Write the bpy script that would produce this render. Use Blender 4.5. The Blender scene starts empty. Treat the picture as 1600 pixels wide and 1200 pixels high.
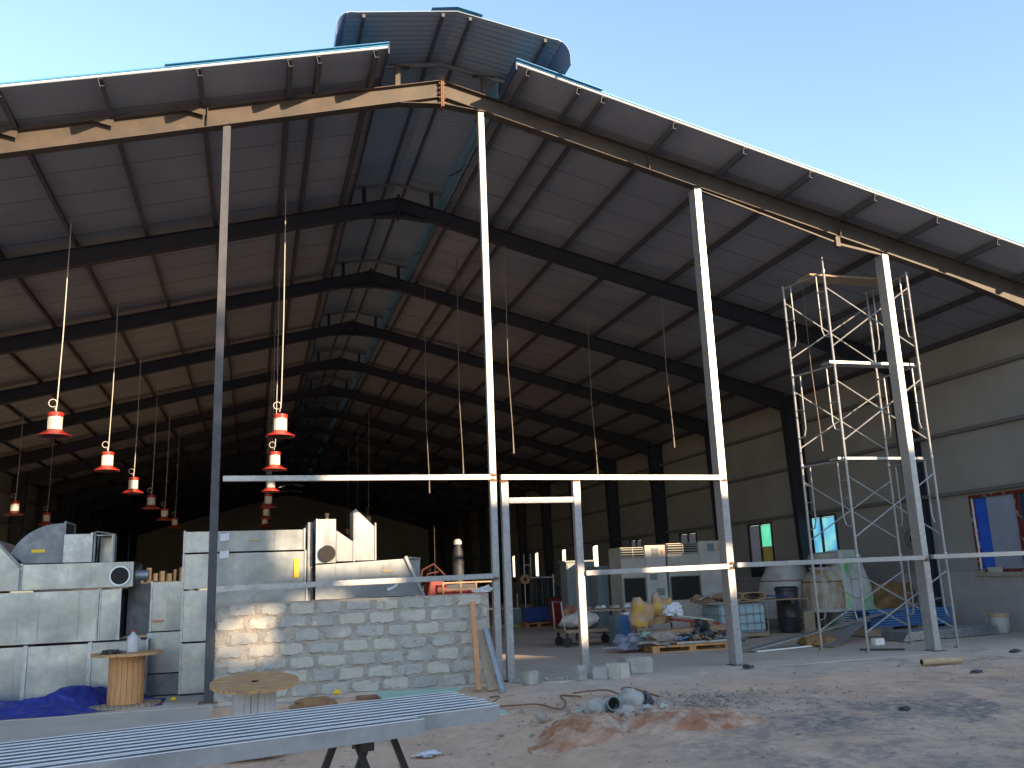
import bpy, bmesh, math, random
from mathutils import Vector, Matrix, noise
R = math.radians
sc = bpy.context.scene
col = sc.collection
random.seed(7)
# ------------------------------------------------------------------ camera
cam = bpy.data.objects.new('camera', bpy.data.cameras.new('camera')); col.objects.link(cam)
sc.camera = cam
cam.data.sensor_width = 36; cam.data.lens = 31.286; cam.data.clip_end = 2000; cam.data.clip_start = 0.05
Mc = Matrix(((0.96135941, -0.27269321, -0.0377691), (-0.02271494, -0.21529903, 0.97628396), (0.27435766, 0.93770184, 0.21317395)))
rot = Matrix((Mc[0], Mc[1], -Mc[2])).transposed()
cam.matrix_world = Matrix.Translation((-3.1655, -14.7536, 1.65)) @ rot.to_4x4()
sc.render.resolution_x = 1024; sc.render.resolution_y = 768
# ------------------------------------------------------------------ sky, sun, exposure
SUN_AZ, SUN_EL = R(28), R(15)          # azimuth from -Y towards +X
w = bpy.data.worlds.new('World'); sc.world = w; w.use_nodes = True
nt = w.node_tree; nt.nodes.clear()
sky = nt.nodes.new('ShaderNodeTexSky'); sky.sky_type = 'NISHITA'; sky.sun_disc = False
sky.sun_elevation = SUN_EL; sky.sun_rotation = math.pi - SUN_AZ
sky.altitude = 0; sky.air_density = 1.0; sky.dust_density = 0.25; sky.ozone_density = 2.6
bg = nt.nodes.new('ShaderNodeBackground'); bg.inputs[1].default_value = 0.15
wo = nt.nodes.new('ShaderNodeOutputWorld')
nt.links.new(sky.outputs[0], bg.inputs[0]); nt.links.new(bg.outputs[0], wo.inputs[0])
sd = bpy.data.lights.new('sun', 'SUN'); sd.energy = 3.2; sd.angle = R(0.5); sd.color = (1.0, 0.80, 0.56)
sun = bpy.data.objects.new('sun', sd); col.objects.link(sun)
sdir = Vector((math.sin(SUN_AZ)*math.cos(SUN_EL), -math.cos(SUN_AZ)*math.cos(SUN_EL), math.sin(SUN_EL)))
sun.rotation_euler = sdir.to_track_quat('Z', 'Y').to_euler(); sun.location = sdir*60
sc.view_settings.view_transform = 'Standard'; sc.view_settings.look = 'None'
sc.view_settings.exposure = 1.78; sc.view_settings.gamma = 1.0
sc.view_settings.use_white_balance = True; sc.view_settings.white_balance_temperature = 7500; sc.view_settings.white_balance_tint = 12
sc.render.engine = 'CYCLES'
sc.cycles.max_bounces = 8; sc.cycles.diffuse_bounces = 5
# ------------------------------------------------------------------ helpers
class MB:
    def __init__(s): s.v = []; s.f = []; s.smooth = False
    def add(s, vs, fs):
        b = len(s.v); s.v += [Vector(v) for v in vs]; s.f += [[b+i for i in f] for f in fs]; return s
    def box(s, x0, x1, y0, y1, z0, z1):
        return s.add([(x0,y0,z0),(x1,y0,z0),(x1,y1,z0),(x0,y1,z0),(x0,y0,z1),(x1,y0,z1),(x1,y1,z1),(x0,y1,z1)],
            [(0,3,2,1),(4,5,6,7),(0,1,5,4),(1,2,6,5),(2,3,7,6),(3,0,4,7)])
    def beam(s, p, q, w, h, up=(0,0,1)):
        p = Vector(p); q = Vector(q); d = (q-p).normalized(); up = Vector(up)
        if abs(d.dot(up)) > .99: up = Vector((0,1,0))
        a = d.cross(up).normalized(); b = a.cross(d).normalized(); a *= w/2; b *= h/2
        return s.add([p-a-b,p+a-b,p+a+b,p-a+b,q-a-b,q+a-b,q+a+b,q-a+b], [(3,2,1,0),(4,5,6,7),(0,1,5,4),(1,2,6,5),(2,3,7,6),(3,0,4,7)])
    def tube(s, pts, r, n=8, cap=True):
        pts = [Vector(p) for p in pts]; rs = r if isinstance(r, (list,tuple)) else [r]*len(pts)
        b = len(s.v); prev = None
        for i, p in enumerate(pts):
            d = (pts[min(i+1,len(pts)-1)]-pts[max(i-1,0)]).normalized()
            u = (prev - d*prev.dot(d)) if prev is not None else d.orthogonal()
            if u.length < 1e-6: u = d.orthogonal()
            u.normalize(); prev = u; v = d.cross(u)
            for k in range(n):
                a = 2*math.pi*k/n; s.v.append(p+u*(rs[i]*math.cos(a))+v*(rs[i]*math.sin(a)))
        for i in range(len(pts)-1):
            for k in range(n):
                s.f.append([b+i*n+k, b+i*n+(k+1)%n, b+(i+1)*n+(k+1)%n, b+(i+1)*n+k])
        if cap: s.f.append([b+k for k in range(n)][::-1]); s.f.append([b+(len(pts)-1)*n+k for k in range(n)])
        return s
    def lathe(s, prof, c=(0,0,0), n=28, cap=True):
        b = len(s.v); c = Vector(c)
        for r, z in prof:
            for k in range(n):
                a = 2*math.pi*k/n; s.v.append(c+Vector((r*math.cos(a), r*math.sin(a), z)))
        for i in range(len(prof)-1):
            for k in range(n): s.f.append([b+i*n+k, b+i*n+(k+1)%n, b+(i+1)*n+(k+1)%n, b+(i+1)*n+k])
        if cap: s.f.append([b+k for k in range(n)][::-1]); s.f.append([b+(len(prof)-1)*n+k for k in range(n)])
        return s
    def prism(s, poly, axis, a, b):
        """poly: 2-D points; axis 'x','y','z' of extrusion from a to b"""
        n = len(poly)
        def P(p, t): return {'x': (t,p[0],p[1]), 'y': (p[0],t,p[1]), 'z': (p[0],p[1],t)}[axis]
        return s.add([P(p,a) for p in poly]+[P(p,b) for p in poly],
            [list(range(n))[::-1], list(range(n,2*n))]+[[i,(i+1)%n,n+(i+1)%n,n+i] for i in range(n)])
    def grid(s, nx, ny, fn):
        b = len(s.v)
        for j in range(ny+1):
            for i in range(nx+1): s.v.append(Vector(fn(i/nx, j/ny)))
        for j in range(ny):
            for i in range(nx):
                a = b+j*(nx+1)+i; s.f.append([a,a+1,a+nx+2,a+nx+1])
        return s
    def blob(s, c, r, sub=2, amp=.15, fr=2.0, seed=0, flat=True):
        bm = bmesh.new(); bmesh.ops.create_icosphere(bm, subdivisions=sub, radius=1)
        b = len(s.v)
        for v in bm.verts:
            q = Vector((seed*3.1,seed*1.7,seed)); k = 1+amp*noise.noise(v.co*fr+q)*2
            if sub >= 3: k += amp*(.6*abs(noise.noise(v.co*fr*2.3+q))+.3*noise.noise(v.co*fr*5+q))
            p = Vector((v.co.x*r[0]*k, v.co.y*r[1]*k, v.co.z*r[2]*k))
            if flat and p.z < -r[2]*.55: p.z = -r[2]*.55
            s.v.append(Vector(c)+p)
        for f in bm.faces: s.f.append([b+v.index for v in f.verts])
        bm.free(); return s
    def xf(s, M, start=0):
        for i in range(start, len(s.v)): s.v[i] = M @ s.v[i]
        return s
    def build(s, name, mat, parent=None, smooth=False, bevel=0, solid=0, subsurf=0):
        me = bpy.data.meshes.new(name)
        off = Vector((0,0,0))
        q = parent
        while q is not None: off += q.location; q = q.parent
        me.from_pydata([tuple(v-off) for v in s.v], [], s.f); me.update()
        bm = bmesh.new(); bm.from_mesh(me); bmesh.ops.recalc_face_normals(bm, faces=bm.faces)
        if bevel: bmesh.ops.bevel(bm, geom=bm.edges[:], offset=bevel, segments=2, affect='EDGES', clamp_overlap=True)
        bm.to_mesh(me); bm.free()
        me.materials.append(mat)
        if smooth:
            me.polygons.foreach_set('use_smooth', [True]*len(me.polygons)); me.set_sharp_from_angle(angle=R(40))
        o = bpy.data.objects.new(name, me); col.objects.link(o)
        if parent is not None: o.parent = parent
        if solid: m = o.modifiers.new('s','SOLIDIFY'); m.thickness = solid; m.offset = 0
        if subsurf: m = o.modifiers.new('b','SUBSURF'); m.levels = subsurf; m.render_levels = subsurf
        return o
def tag(o, label, cat=None, group=None, kind=None):
    if label: o['label'] = label
    if cat: o['category'] = cat
    if group: o['group'] = group
    if kind: o['kind'] = kind
    return o
def thing(name, label, cat, loc, group=None):
    o = bpy.data.objects.new(name, None); col.objects.link(o); o.location = loc; o.empty_display_size = .1
    return tag(o, label, cat, group)
def copy_tree(o, parent=None):
    c = o.copy(); col.objects.link(c); c.parent = parent
    for ch in list(o.children): copy_tree(ch, c)
    return c
def RZ(a, c=(0,0,0)): return Matrix.Translation(c) @ Matrix.Rotation(a,4,'Z') @ Matrix.Translation(-Vector(c))
def RX(a, c=(0,0,0)): return Matrix.Translation(c) @ Matrix.Rotation(a,4,'X') @ Matrix.Translation(-Vector(c))
def RY(a, c=(0,0,0)): return Matrix.Translation(c) @ Matrix.Rotation(a,4,'Y') @ Matrix.Translation(-Vector(c))
# ------------------------------------------------------------------ materials
def mat(name, c, rough=.6, metal=0, c2=None, scale=6, detail=6, lo=.35, hi=.65, bump=0, bscale=None, stretch=None,
        c3=None, scale3=1.5, lo3=.5, hi3=.7, trans=0, vor=False, rvar=0, spec=.5, wave=None):
    m = bpy.data.materials.new(name); m.use_nodes = True; t = m.node_tree; N = t.nodes; L = t.links
    b = N['Principled BSDF']; b.inputs['Roughness'].default_value = rough; b.inputs['Metallic'].default_value = metal
    b.inputs['Base Color'].default_value = (*c, 1); b.inputs['Specular IOR Level'].default_value = spec
    tc = N.new('ShaderNodeTexCoord'); mp = N.new('ShaderNodeMapping'); L.new(tc.outputs['Object'], mp.inputs[0])
    if stretch: mp.inputs['Scale'].default_value = stretch
    def nz(sc_, d=detail):
        n = N.new('ShaderNodeTexNoise'); n.inputs['Scale'].default_value = sc_; n.inputs['Detail'].default_value = d
        n.inputs['Roughness'].default_value = .6; L.new(mp.outputs[0], n.inputs['Vector']); return n
    def rng(o, a, z):
        r = N.new('ShaderNodeMapRange'); r.inputs['From Min'].default_value = a; r.inputs['From Max'].default_value = z
        L.new(o, r.inputs['Value']); return r.outputs[0]
    last = None
    def mix(fac, ca, cb):
        x = N.new('ShaderNodeMix'); x.data_type = 'RGBA'; L.new(fac, x.inputs['Factor'])
        for k, cc in ((6,ca),(7,cb)):
            if isinstance(cc, tuple): x.inputs[k].default_value = (*cc,1)
            else: L.new(cc, x.inputs[k])
        return x.outputs[2]
    if c2:
        if vor:
            n = N.new('ShaderNodeTexVoronoi'); n.inputs['Scale'].default_value = scale; L.new(mp.outputs[0], n.inputs['Vector'])
            fac = rng(n.outputs['Color'], lo, hi)
        else: fac = rng(nz(scale).outputs['Fac'], lo, hi)
        last = mix(fac, c, c2)
    if c3:
        last = mix(rng(nz(scale3).outputs['Fac'], lo3, hi3), last if last else c, c3)
    if last: L.new(last, b.inputs['Base Color'])
    if rvar:
        n = nz(scale*.7); r = N.new('ShaderNodeMapRange'); r.inputs['To Min'].default_value = rough-rvar; r.inputs['To Max'].default_value = rough+rvar
        L.new(n.outputs['Fac'], r.inputs['Value']); L.new(r.outputs[0], b.inputs['Roughness'])
    h = None
    if bump:
        h = nz(bscale or scale*3).outputs['Fac']
    if wave:   # (axis, scale, strength) fine ribbing of the sheet
        wv = N.new('ShaderNodeTexWave'); wv.bands_direction = wave[0]; wv.inputs['Scale'].default_value = wave[1]
        L.new(tc.outputs['Object'], wv.inputs['Vector']); h = wv.outputs['Fac']; bump = wave[2]
    if h:
        bp = N.new('ShaderNodeBump'); bp.inputs['Strength'].default_value = bump; bp.inputs['Distance'].default_value = .02
        L.new(h, bp.inputs['Height']); L.new(bp.outputs[0], b.inputs['Normal'])
    if trans:
        tr = N.new('ShaderNodeBsdfTranslucent'); ms = N.new('ShaderNodeMixShader'); ms.inputs[0].default_value = trans
        if last: L.new(last, tr.inputs[0])
        else: tr.inputs[0].default_value = (*c,1)
        L.new(b.outputs[0], ms.inputs[1]); L.new(tr.outputs[0], ms.inputs[2]); L.new(ms.outputs[0], N['Material Output'].inputs[0])
    return m
M = {}
M['galv'] = mat('galvanized_steel', (.32,.34,.36), .42, .5, c2=(.44,.45,.46), scale=18, vor=True, lo=.2, hi=.8, rvar=.1, c3=(.26,.28,.30), scale3=1.3)
M['galv_post'] = mat('zinc_post_steel', (.30,.305,.32), .38, .45, c2=(.46,.46,.465), scale=25, lo=.3, hi=.7, rvar=.12, c3=(.24,.24,.26), scale3=2.2, lo3=.55, hi3=.75)
M['duct'] = mat('duct_sheet', (.30,.32,.335), .36, .55, c2=(.40,.415,.425), scale=9, lo=.3, hi=.7, rvar=.14, c3=(.20,.22,.235), scale3=.9, lo3=.45, hi3=.7, bump=.08, bscale=2.2)
M['duct_old'] = mat('weathered_duct_sheet', (.17,.175,.19), .6, .3, c2=(.26,.27,.285), scale=5, lo=.4, hi=.6, c3=(.18,.18,.20), scale3=2.5, rvar=.1)
M['post_dark'] = mat('shaded_post_steel', (.060,.062,.075), .6, .1, c2=(.045,.045,.055), scale=7, lo=.35, hi=.65, rvar=.08)  # left post stands out of the sun; that shade is in this near-black colour
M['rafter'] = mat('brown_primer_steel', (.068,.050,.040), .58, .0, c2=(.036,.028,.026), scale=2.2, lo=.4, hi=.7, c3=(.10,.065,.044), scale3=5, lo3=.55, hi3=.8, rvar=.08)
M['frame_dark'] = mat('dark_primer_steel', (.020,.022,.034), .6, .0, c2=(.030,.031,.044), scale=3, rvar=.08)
M['purlin'] = mat('dark_purlin_steel', (.06,.060,.075), .6, .1, c2=(.085,.08,.09), scale=4)
M['panel'] = mat('insulated_roof_panel_liner', (.25,.265,.31), .38, .0, c2=(.30,.31,.345), scale=.5, lo=.4, hi=.6, wave=('Y',7.0,.35), rvar=.05)
M['panel_edge'] = mat('white_panel_edge', (.8,.8,.8), .6, c2=(.7,.7,.7), scale=5)
M['roof_blue'] = mat('blue_roof_sheet', (.03,.20,.42), .4, .1, c2=(.04,.26,.50), scale=2, wave=('Y',1.5,.5))
M['trim_blue'] = mat('dark_blue_flashing', (.03,.045,.10), .45, .1, c2=(.04,.06,.13), scale=3)
M['girt'] = mat('grey_wall_girt', (.14,.135,.145), .6, c2=(.17,.165,.17), scale=4)
M['monitor'] = mat('blue_monitor_sheet', (.23,.30,.38), .42, .1, c2=(.27,.34,.42), scale=.8, wave=('Y',2.2,.35))
M['skirt_frame'] = mat('blue_grey_monitor_frame', (.12,.13,.16), .5, c2=(.15,.16,.19), scale=4)
M['skirt'] = mat('weathered_blue_skirt_sheet', (.10,.19,.36), .45, .1, c2=(.15,.22,.36), scale=2)
M['teal'] = mat('translucent_teal_sheet', (.55,.80,.88), .5, .0, c2=(.62,.86,.92), scale=3, trans=.8, wave=('Y',2.2,.5))
M['wall_panel'] = mat('green_grey_wall_panel', (.29,.28,.275), .5, c2=(.33,.32,.31), scale=.7, lo=.4, hi=.6)
M['plaster'] = mat('grey_cement_plaster', (.42,.39,.40), .85, c2=(.34,.32,.33), scale=3, lo=.35, hi=.7, bump=.15, bscale=30)
M['block'] = mat('limestone_block', (.44,.41,.37), .92, c2=(.34,.33,.32), scale=1.5, lo=.42, hi=.58, c3=(.62,.56,.46), scale3=2.3, lo3=.55, hi3=.7, bump=.7, bscale=28)
M['mortar'] = mat('cement_mortar', (.40,.355,.305), .95, c2=(.31,.275,.24), scale=5, bump=.8, bscale=22)
M['concrete'] = mat('concrete_floor', (.56,.45,.365), .85, c2=(.44,.35,.285), scale=1.1, lo=.35, hi=.7, c3=(.50,.44,.39), scale3=4, bump=.25, bscale=18)
M['wood'] = mat('raw_pine_wood', (.46,.19,.075), .7, c2=(.64,.34,.15), scale=6, stretch=(6,6,.6), lo=.3, hi=.7)
M['wood_top'] = mat('spool_flange_wood', (.44,.20,.085), .75, c2=(.60,.36,.17), scale=5, stretch=(1.2,7,7), lo=.3, hi=.7, c3=(.25,.17,.12), scale3=3)
M['wood_old'] = mat('weathered_wood', (.28,.21,.15), .85, c2=(.38,.29,.20), scale=6, stretch=(5,5,1), bump=.3)
M['plank'] = mat('orange_timber', (.48,.20,.09), .7, c2=(.56,.27,.13), scale=5, stretch=(8,8,1))
M['tarp'] = mat('blue_tarpaulin', (.012,.02,.17), .45, c2=(.02,.035,.24), scale=6, bump=.2, bscale=12)
M['plastic_white'] = mat('milky_plastic', (.62,.60,.62), .45, c2=(.55,.53,.55), scale=4, trans=.2)
M['red'] = mat('red_enamel', (.50,.035,.025), .35, c2=(.42,.03,.02), scale=5)
M['shade_under'] = mat('dark_shade_lining', (.06,.05,.05), .6)
M['lamp_glass'] = mat('ribbed_white_lamp_body', (.70,.68,.62), .35, c2=(.62,.60,.54), scale=8)
M['cable'] = mat('white_cable', (.50,.48,.45), .5)
M['cable_dark'] = mat('thin_grey_cable', (.20,.17,.14), .6)
M['black'] = mat('black_metal', (.018,.018,.022), .5, c2=(.03,.03,.034), scale=6)
M['black_plastic'] = mat('black_plastic', (.03,.035,.045), .4, c2=(.045,.05,.06), scale=5)
M['hole'] = mat('shaded_inside', (.012,.011,.011), .8)  # near-black caps and discs stand for the shade inside openings
M['cream'] = mat('off_white_enamel', (.42,.40,.36), .5, c2=(.36,.34,.30), scale=3, c3=(.28,.25,.21), scale3=4, lo3=.6, hi3=.8)
M['cabinet'] = mat('blue_grey_cabinet_paint', (.15,.19,.20), .5, c2=(.19,.23,.235), scale=2)
M['tank_white'] = mat('dirty_white_fibreglass', (.50,.49,.47), .5, c2=(.40,.38,.36), scale=2.5, c3=(.30,.25,.20), scale3=1.4, lo3=.55, hi3=.75)
M['tank_rust'] = mat('rust_stained_white_tank', (.46,.41,.34), .6, c2=(.34,.20,.09), scale=3.2, stretch=(1.6,1.6,.5), lo=.42, hi=.62, c3=(.20,.10,.05), scale3=5, lo3=.62, hi3=.8)
M['wrap'] = mat('green_white_plastic_wrap', (.55,.55,.55), .35, c2=(.16,.48,.20), scale=2.2, stretch=(1,1,.5), lo=.48, hi=.60, bump=.5, bscale=6)
M['ibc'] = mat('pale_blue_tote_plastic', (.42,.60,.66), .4, c2=(.36,.52,.58), scale=3, trans=.15)
M['blue_metal'] = mat('blue_profile_sheet', (.05,.17,.40), .4, .1, c2=(.07,.21,.45), scale=3)
M['blue_bright'] = mat('cobalt_blue_panel', (.01,.10,.60), .4, c2=(.015,.13,.68), scale=3)
M['glass_grey'] = mat('dusty_window_pane', (.42,.45,.54), .35, c2=(.36,.40,.48), scale=2, trans=.35)
M['glass_blue'] = mat('translucent_blue_window_sheet', (.25,.62,.85), .4, c2=(.50,.85,.85), scale=1.1, lo=.4, hi=.6, trans=.8)
M['glass_green'] = mat('translucent_green_window_sheet', (.25,.75,.60), .4, c2=(.32,.80,.68), scale=3, trans=.8)
M['yellow_board'] = mat('pale_yellow_board', (.50,.46,.20), .6, c2=(.44,.40,.17), scale=3, trans=.3)
M['maroon'] = mat('maroon_window_frame', (.16,.02,.02), .5, c2=(.42,.40,.38), scale=7, lo=.55, hi=.62)
M['soil_red'] = mat('red_brown_soil', (.46,.21,.12), 1, c2=(.36,.15,.08), scale=7, c3=(.58,.40,.30), scale3=2.5, lo3=.42, hi3=.62, bump=1, bscale=30, spec=.1)
M['stone'] = mat('pale_rubble_stone', (.42,.39,.34), .95, c2=(.30,.28,.26), scale=4, bump=.6, bscale=16)
M['stone_dark'] = mat('grey_gravel_stone', (.40,.33,.28), .95, c2=(.24,.20,.175), scale=9, bump=.5)
M['sack'] = mat('dusty_white_sack', (.56,.52,.47), .85, c2=(.46,.42,.38), scale=4, bump=.4, bscale=20)
M['brown_cloth'] = mat('brown_sacking', (.22,.11,.05), .95, c2=(.33,.19,.09), scale=6, bump=.8, bscale=14)
M['cardboard'] = mat('brown_cardboard', (.40,.24,.13), .85, c2=(.32,.18,.10), scale=4)
M['green_sheet'] = mat('pale_green_sheet', (.30,.50,.40), .5, c2=(.36,.56,.46), scale=3)
M['rust'] = mat('rusty_rod', (.16,.08,.05), .85, c2=(.24,.12,.07), scale=20)
M['brick_red'] = mat('reddish_timber_block', (.32,.15,.09), .9, c2=(.24,.11,.07), scale=6)
M['yellow'] = mat('yellow_sticker', (.75,.50,.03), .6)
M['paper'] = mat('crumpled_white_paper', (.72,.72,.76), .8, c2=(.6,.6,.66), scale=9)
M['orange_sticker'] = mat('orange_sticker', (.55,.22,.12), .7)
M['green_crate'] = mat('dark_blue_crate_plastic', (.015,.05,.20), .45, c2=(.02,.07,.26), scale=4)
M['olive'] = mat('olive_yellow_strip', (.35,.40,.12), .7)
M['leaf'] = mat('tree_leaf', (.05,.10,.025), .6, c2=(.08,.13,.03), scale=2, trans=.3)
M['bark'] = mat('tree_bark', (.12,.09,.06), .9)
M['sun_blocker'] = mat('sun_blocker_render', (.42,.38,.33), .9, c2=(.36,.33,.29), scale=1)
M['fence'] = mat('blue_translucent_fence_sheet', (.10,.40,.62), .5, c2=(.16,.50,.60), scale=1, trans=.5, wave=('Y',2.0,.6))
M['dark_red'] = mat('dark_red_machine_paint', (.30,.02,.02), .45, c2=(.22,.015,.015), scale=2)
M['wood_end'] = mat('bamboo_log', (.52,.37,.22), .7, c2=(.42,.29,.17), scale=8)
# ground material: sand, cement dust strip by the slab, charcoal stains, red soil spill
def ground_mat():
    m = bpy.data.materials.new('sandy_ground'); m.use_nodes = True; t = m.node_tree; N = t.nodes; L = t.links
    b = N['Principled BSDF']; b.inputs['Roughness'].default_value = .97; b.inputs['Specular IOR Level'].default_value = .15
    g = N.new('ShaderNodeNewGeometry'); sp = N.new('ShaderNodeSeparateXYZ'); L.new(g.outputs['Position'], sp.inputs[0])
    def nz(s, d=8, r=.62, dist=0):
        n = N.new('ShaderNodeTexNoise'); n.inputs['Scale'].default_value = s; n.inputs['Detail'].default_value = d
        n.inputs['Roughness'].default_value = r; n.inputs['Distortion'].default_value = dist; L.new(g.outputs['Position'], n.inputs['Vector']); return n.outputs['Fac']
    def mr(o, a, z, ta=0, tz=1):
        r = N.new('ShaderNodeMapRange'); r.interpolation_type = 'SMOOTHSTEP'
        for k, v in (('From Min',a),('From Max',z),('To Min',ta),('To Max',tz)): r.inputs[k].default_value = v
        L.new(o, r.inputs['Value']); return r.outputs[0]
    def mth(op, a, b_):
        x = N.new('ShaderNodeMath'); x.operation = op
        for k, v in ((0,a),(1,b_)):
            if isinstance(v, (int,float)): x.inputs[k].default_value = v
            else: L.new(v, x.inputs[k])
        return x.outputs[0]
    def mix(f, a, b_):
        x = N.new('ShaderNodeMix'); x.data_type = 'RGBA'; L.new(f, x.inputs['Factor'])
        for k, v in ((6,a),(7,b_)):
            if isinstance(v, tuple): x.inputs[k].default_value = (*v,1)
            else: L.new(v, x.inputs[k])
        return x.outputs[2]
    sand = mix(mr(nz(1.1), .35, .68), (.72,.475,.335), (.59,.385,.27))
    sand = mix(mr(nz(7), .5, .75), sand, (.44,.30,.22))
    sand = mix(mr(nz(2.7, 10, .7), .56, .70), sand, (.74,.54,.41))
    # cement dust strip next to the slab
    yw = mth('ADD', sp.outputs[1], mth('MULTIPLY', mth('SUBTRACT', nz(.8), .5), 2.2))
    dust = mth('MULTIPLY', mr(yw, -2.6, -1.0), mr(sp.outputs[0], .2, 1.5))
    sand = mix(mth('MULTIPLY', dust, .8), sand, mix(mr(nz(3), .3, .7), (.64,.50,.405), (.52,.405,.33)))
    # dark charcoal / ash stains towards the right front
    dx = mr(sp.outputs[0], .2, 2.4); dy = mr(sp.outputs[1], -3.2, -4.8)
    f1 = mth('MULTIPLY', mth('MULTIPLY', dx, dy), mr(nz(.75, 10, .65, .4), .40, .58))
    f2 = mth('MULTIPLY', mr(sp.outputs[0], 4.5, 7.0), mr(nz(.55, 10, .7, .5), .50, .62))
    f3 = mth('MULTIPLY', mth('MULTIPLY', mr(sp.outputs[0], 1.2, 2.2), mr(sp.outputs[0], 6, 4)), mth('MULTIPLY', mr(sp.outputs[1], -2.4, -3.0), mr(nz(1.6,10,.7), .42, .6)))
    f = mth('MAXIMUM', mth('MAXIMUM', f1, mth('MULTIPLY', f2, .75)), mth('MULTIPLY', f3, .7))
    f = mth('MULTIPLY', f, mr(nz(6,8,.7), .30, .58))
    sand = mix(mth('MULTIPLY', f, .95), sand, mix(mr(nz(14), .35, .7), (.17,.145,.135), (.28,.245,.225)))
    sand = mix(mr(nz(26, 3), .68, .76), sand, (.20,.165,.14))
    L.new(sand, b.inputs['Base Color'])
    bp = N.new('ShaderNodeBump'); bp.inputs['Strength'].default_value = .8; bp.inputs['Distance'].default_value = .04
    L.new(mth('ADD', nz(9,10,.7), mth('MULTIPLY', nz(40,4), .4)), bp.inputs['Height']); L.new(bp.outputs[0], b.inputs['Normal'])
    return m
M['ground'] = ground_mat()
# ------------------------------------------------------------------ constants of the hall
H, SL, BAY, NF = 10.756, 0.2535, 5.294, 15
Y1 = BAY*(NF-1)
def rz(x): return H - SL*abs(x)                 # top of rafter
PU = 0.15                                        # purlin depth
def gz(x, y):
    def ss(a,b,t): t = min(1,max(0,(t-a)/(b-a))); return t*t*(3-2*t)
    r = -0.006-0.03*max(0,min(12,-y-0.6)); l = -0.06-0.1*max(0,min(5,-y-0.3))
    k = ss(-0.8,1.6,x); return l*(1-k)+r*k
# ------------------------------------------------------------------ ground and floor
def ground():
    xs = [-300,-120,-60,-30,-18,-12]+[-9+.12*i for i in range(int(23/.12))]+[15,18,24,40,80,160,300]
    ys = [-300,-120,-60,-35,-22,-16,-13]+[-11+.12*i for i in range(int(11/.12)+1)]+[1,4,12,30,60,90,160,400]
    mb = MB()
    for y in ys:
        for x in xs:
            z = gz(x,y)
            if y > 0.2: z = -.12
            elif -9.1 < x < 14.1 and y > -11.1:
                v = Vector((x,y,0)); k = min(1, max(0, -y/.8))
                z += (noise.noise(v*.9)*.035+noise.noise(v*2.7)*.022+noise.noise(v*7)*.010)*k
                # burnt mound ridge of spoil in the middle
                z += .06*math.exp(-((x-2.0)/1.2)**2-((y+3.2)/.5)**2)
            mb.v.append(Vector((x,y,z)))
    n = len(xs)
    for j in range(len(ys)-1):
        for i in range(n-1): mb.f.append([j*n+i, j*n+i+1, (j+1)*n+i+1, (j+1)*n+i])
    o = mb.build('ground', M['ground'], smooth=True); tag(o, None, kind='structure')
ground()
# floor slab: irregular front edge, butting against the sand
sl = MB()
edge = [(-14.4,-.35),(-3.72,-.35),(-3.72,-.12),(.62,-.12)]
x = .7
while x < 14.6: edge.append((x, -.42+.16*noise.noise(Vector((x*.9,3,0)))+.05*noise.noise(Vector((x*4,9,0))))); x += .3
edge += [(14.6,-.3),(14.6,Y1+.5),(-14.4,Y1+.5)]
sl.prism(edge, 'z', -.3, 0)
tag(sl.build('floor_slab', M['concrete']), None, kind='structure')
ap = MB()
ap.prism([(-14.4,-3.0),(-3.70,-3.0),(-3.70,-2.0),(-3.68,-.36),(-14.4,-.36)], 'z', -.62, -.008)
tag(ap.build('concrete_apron', M['concrete']), None, kind='structure')
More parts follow.
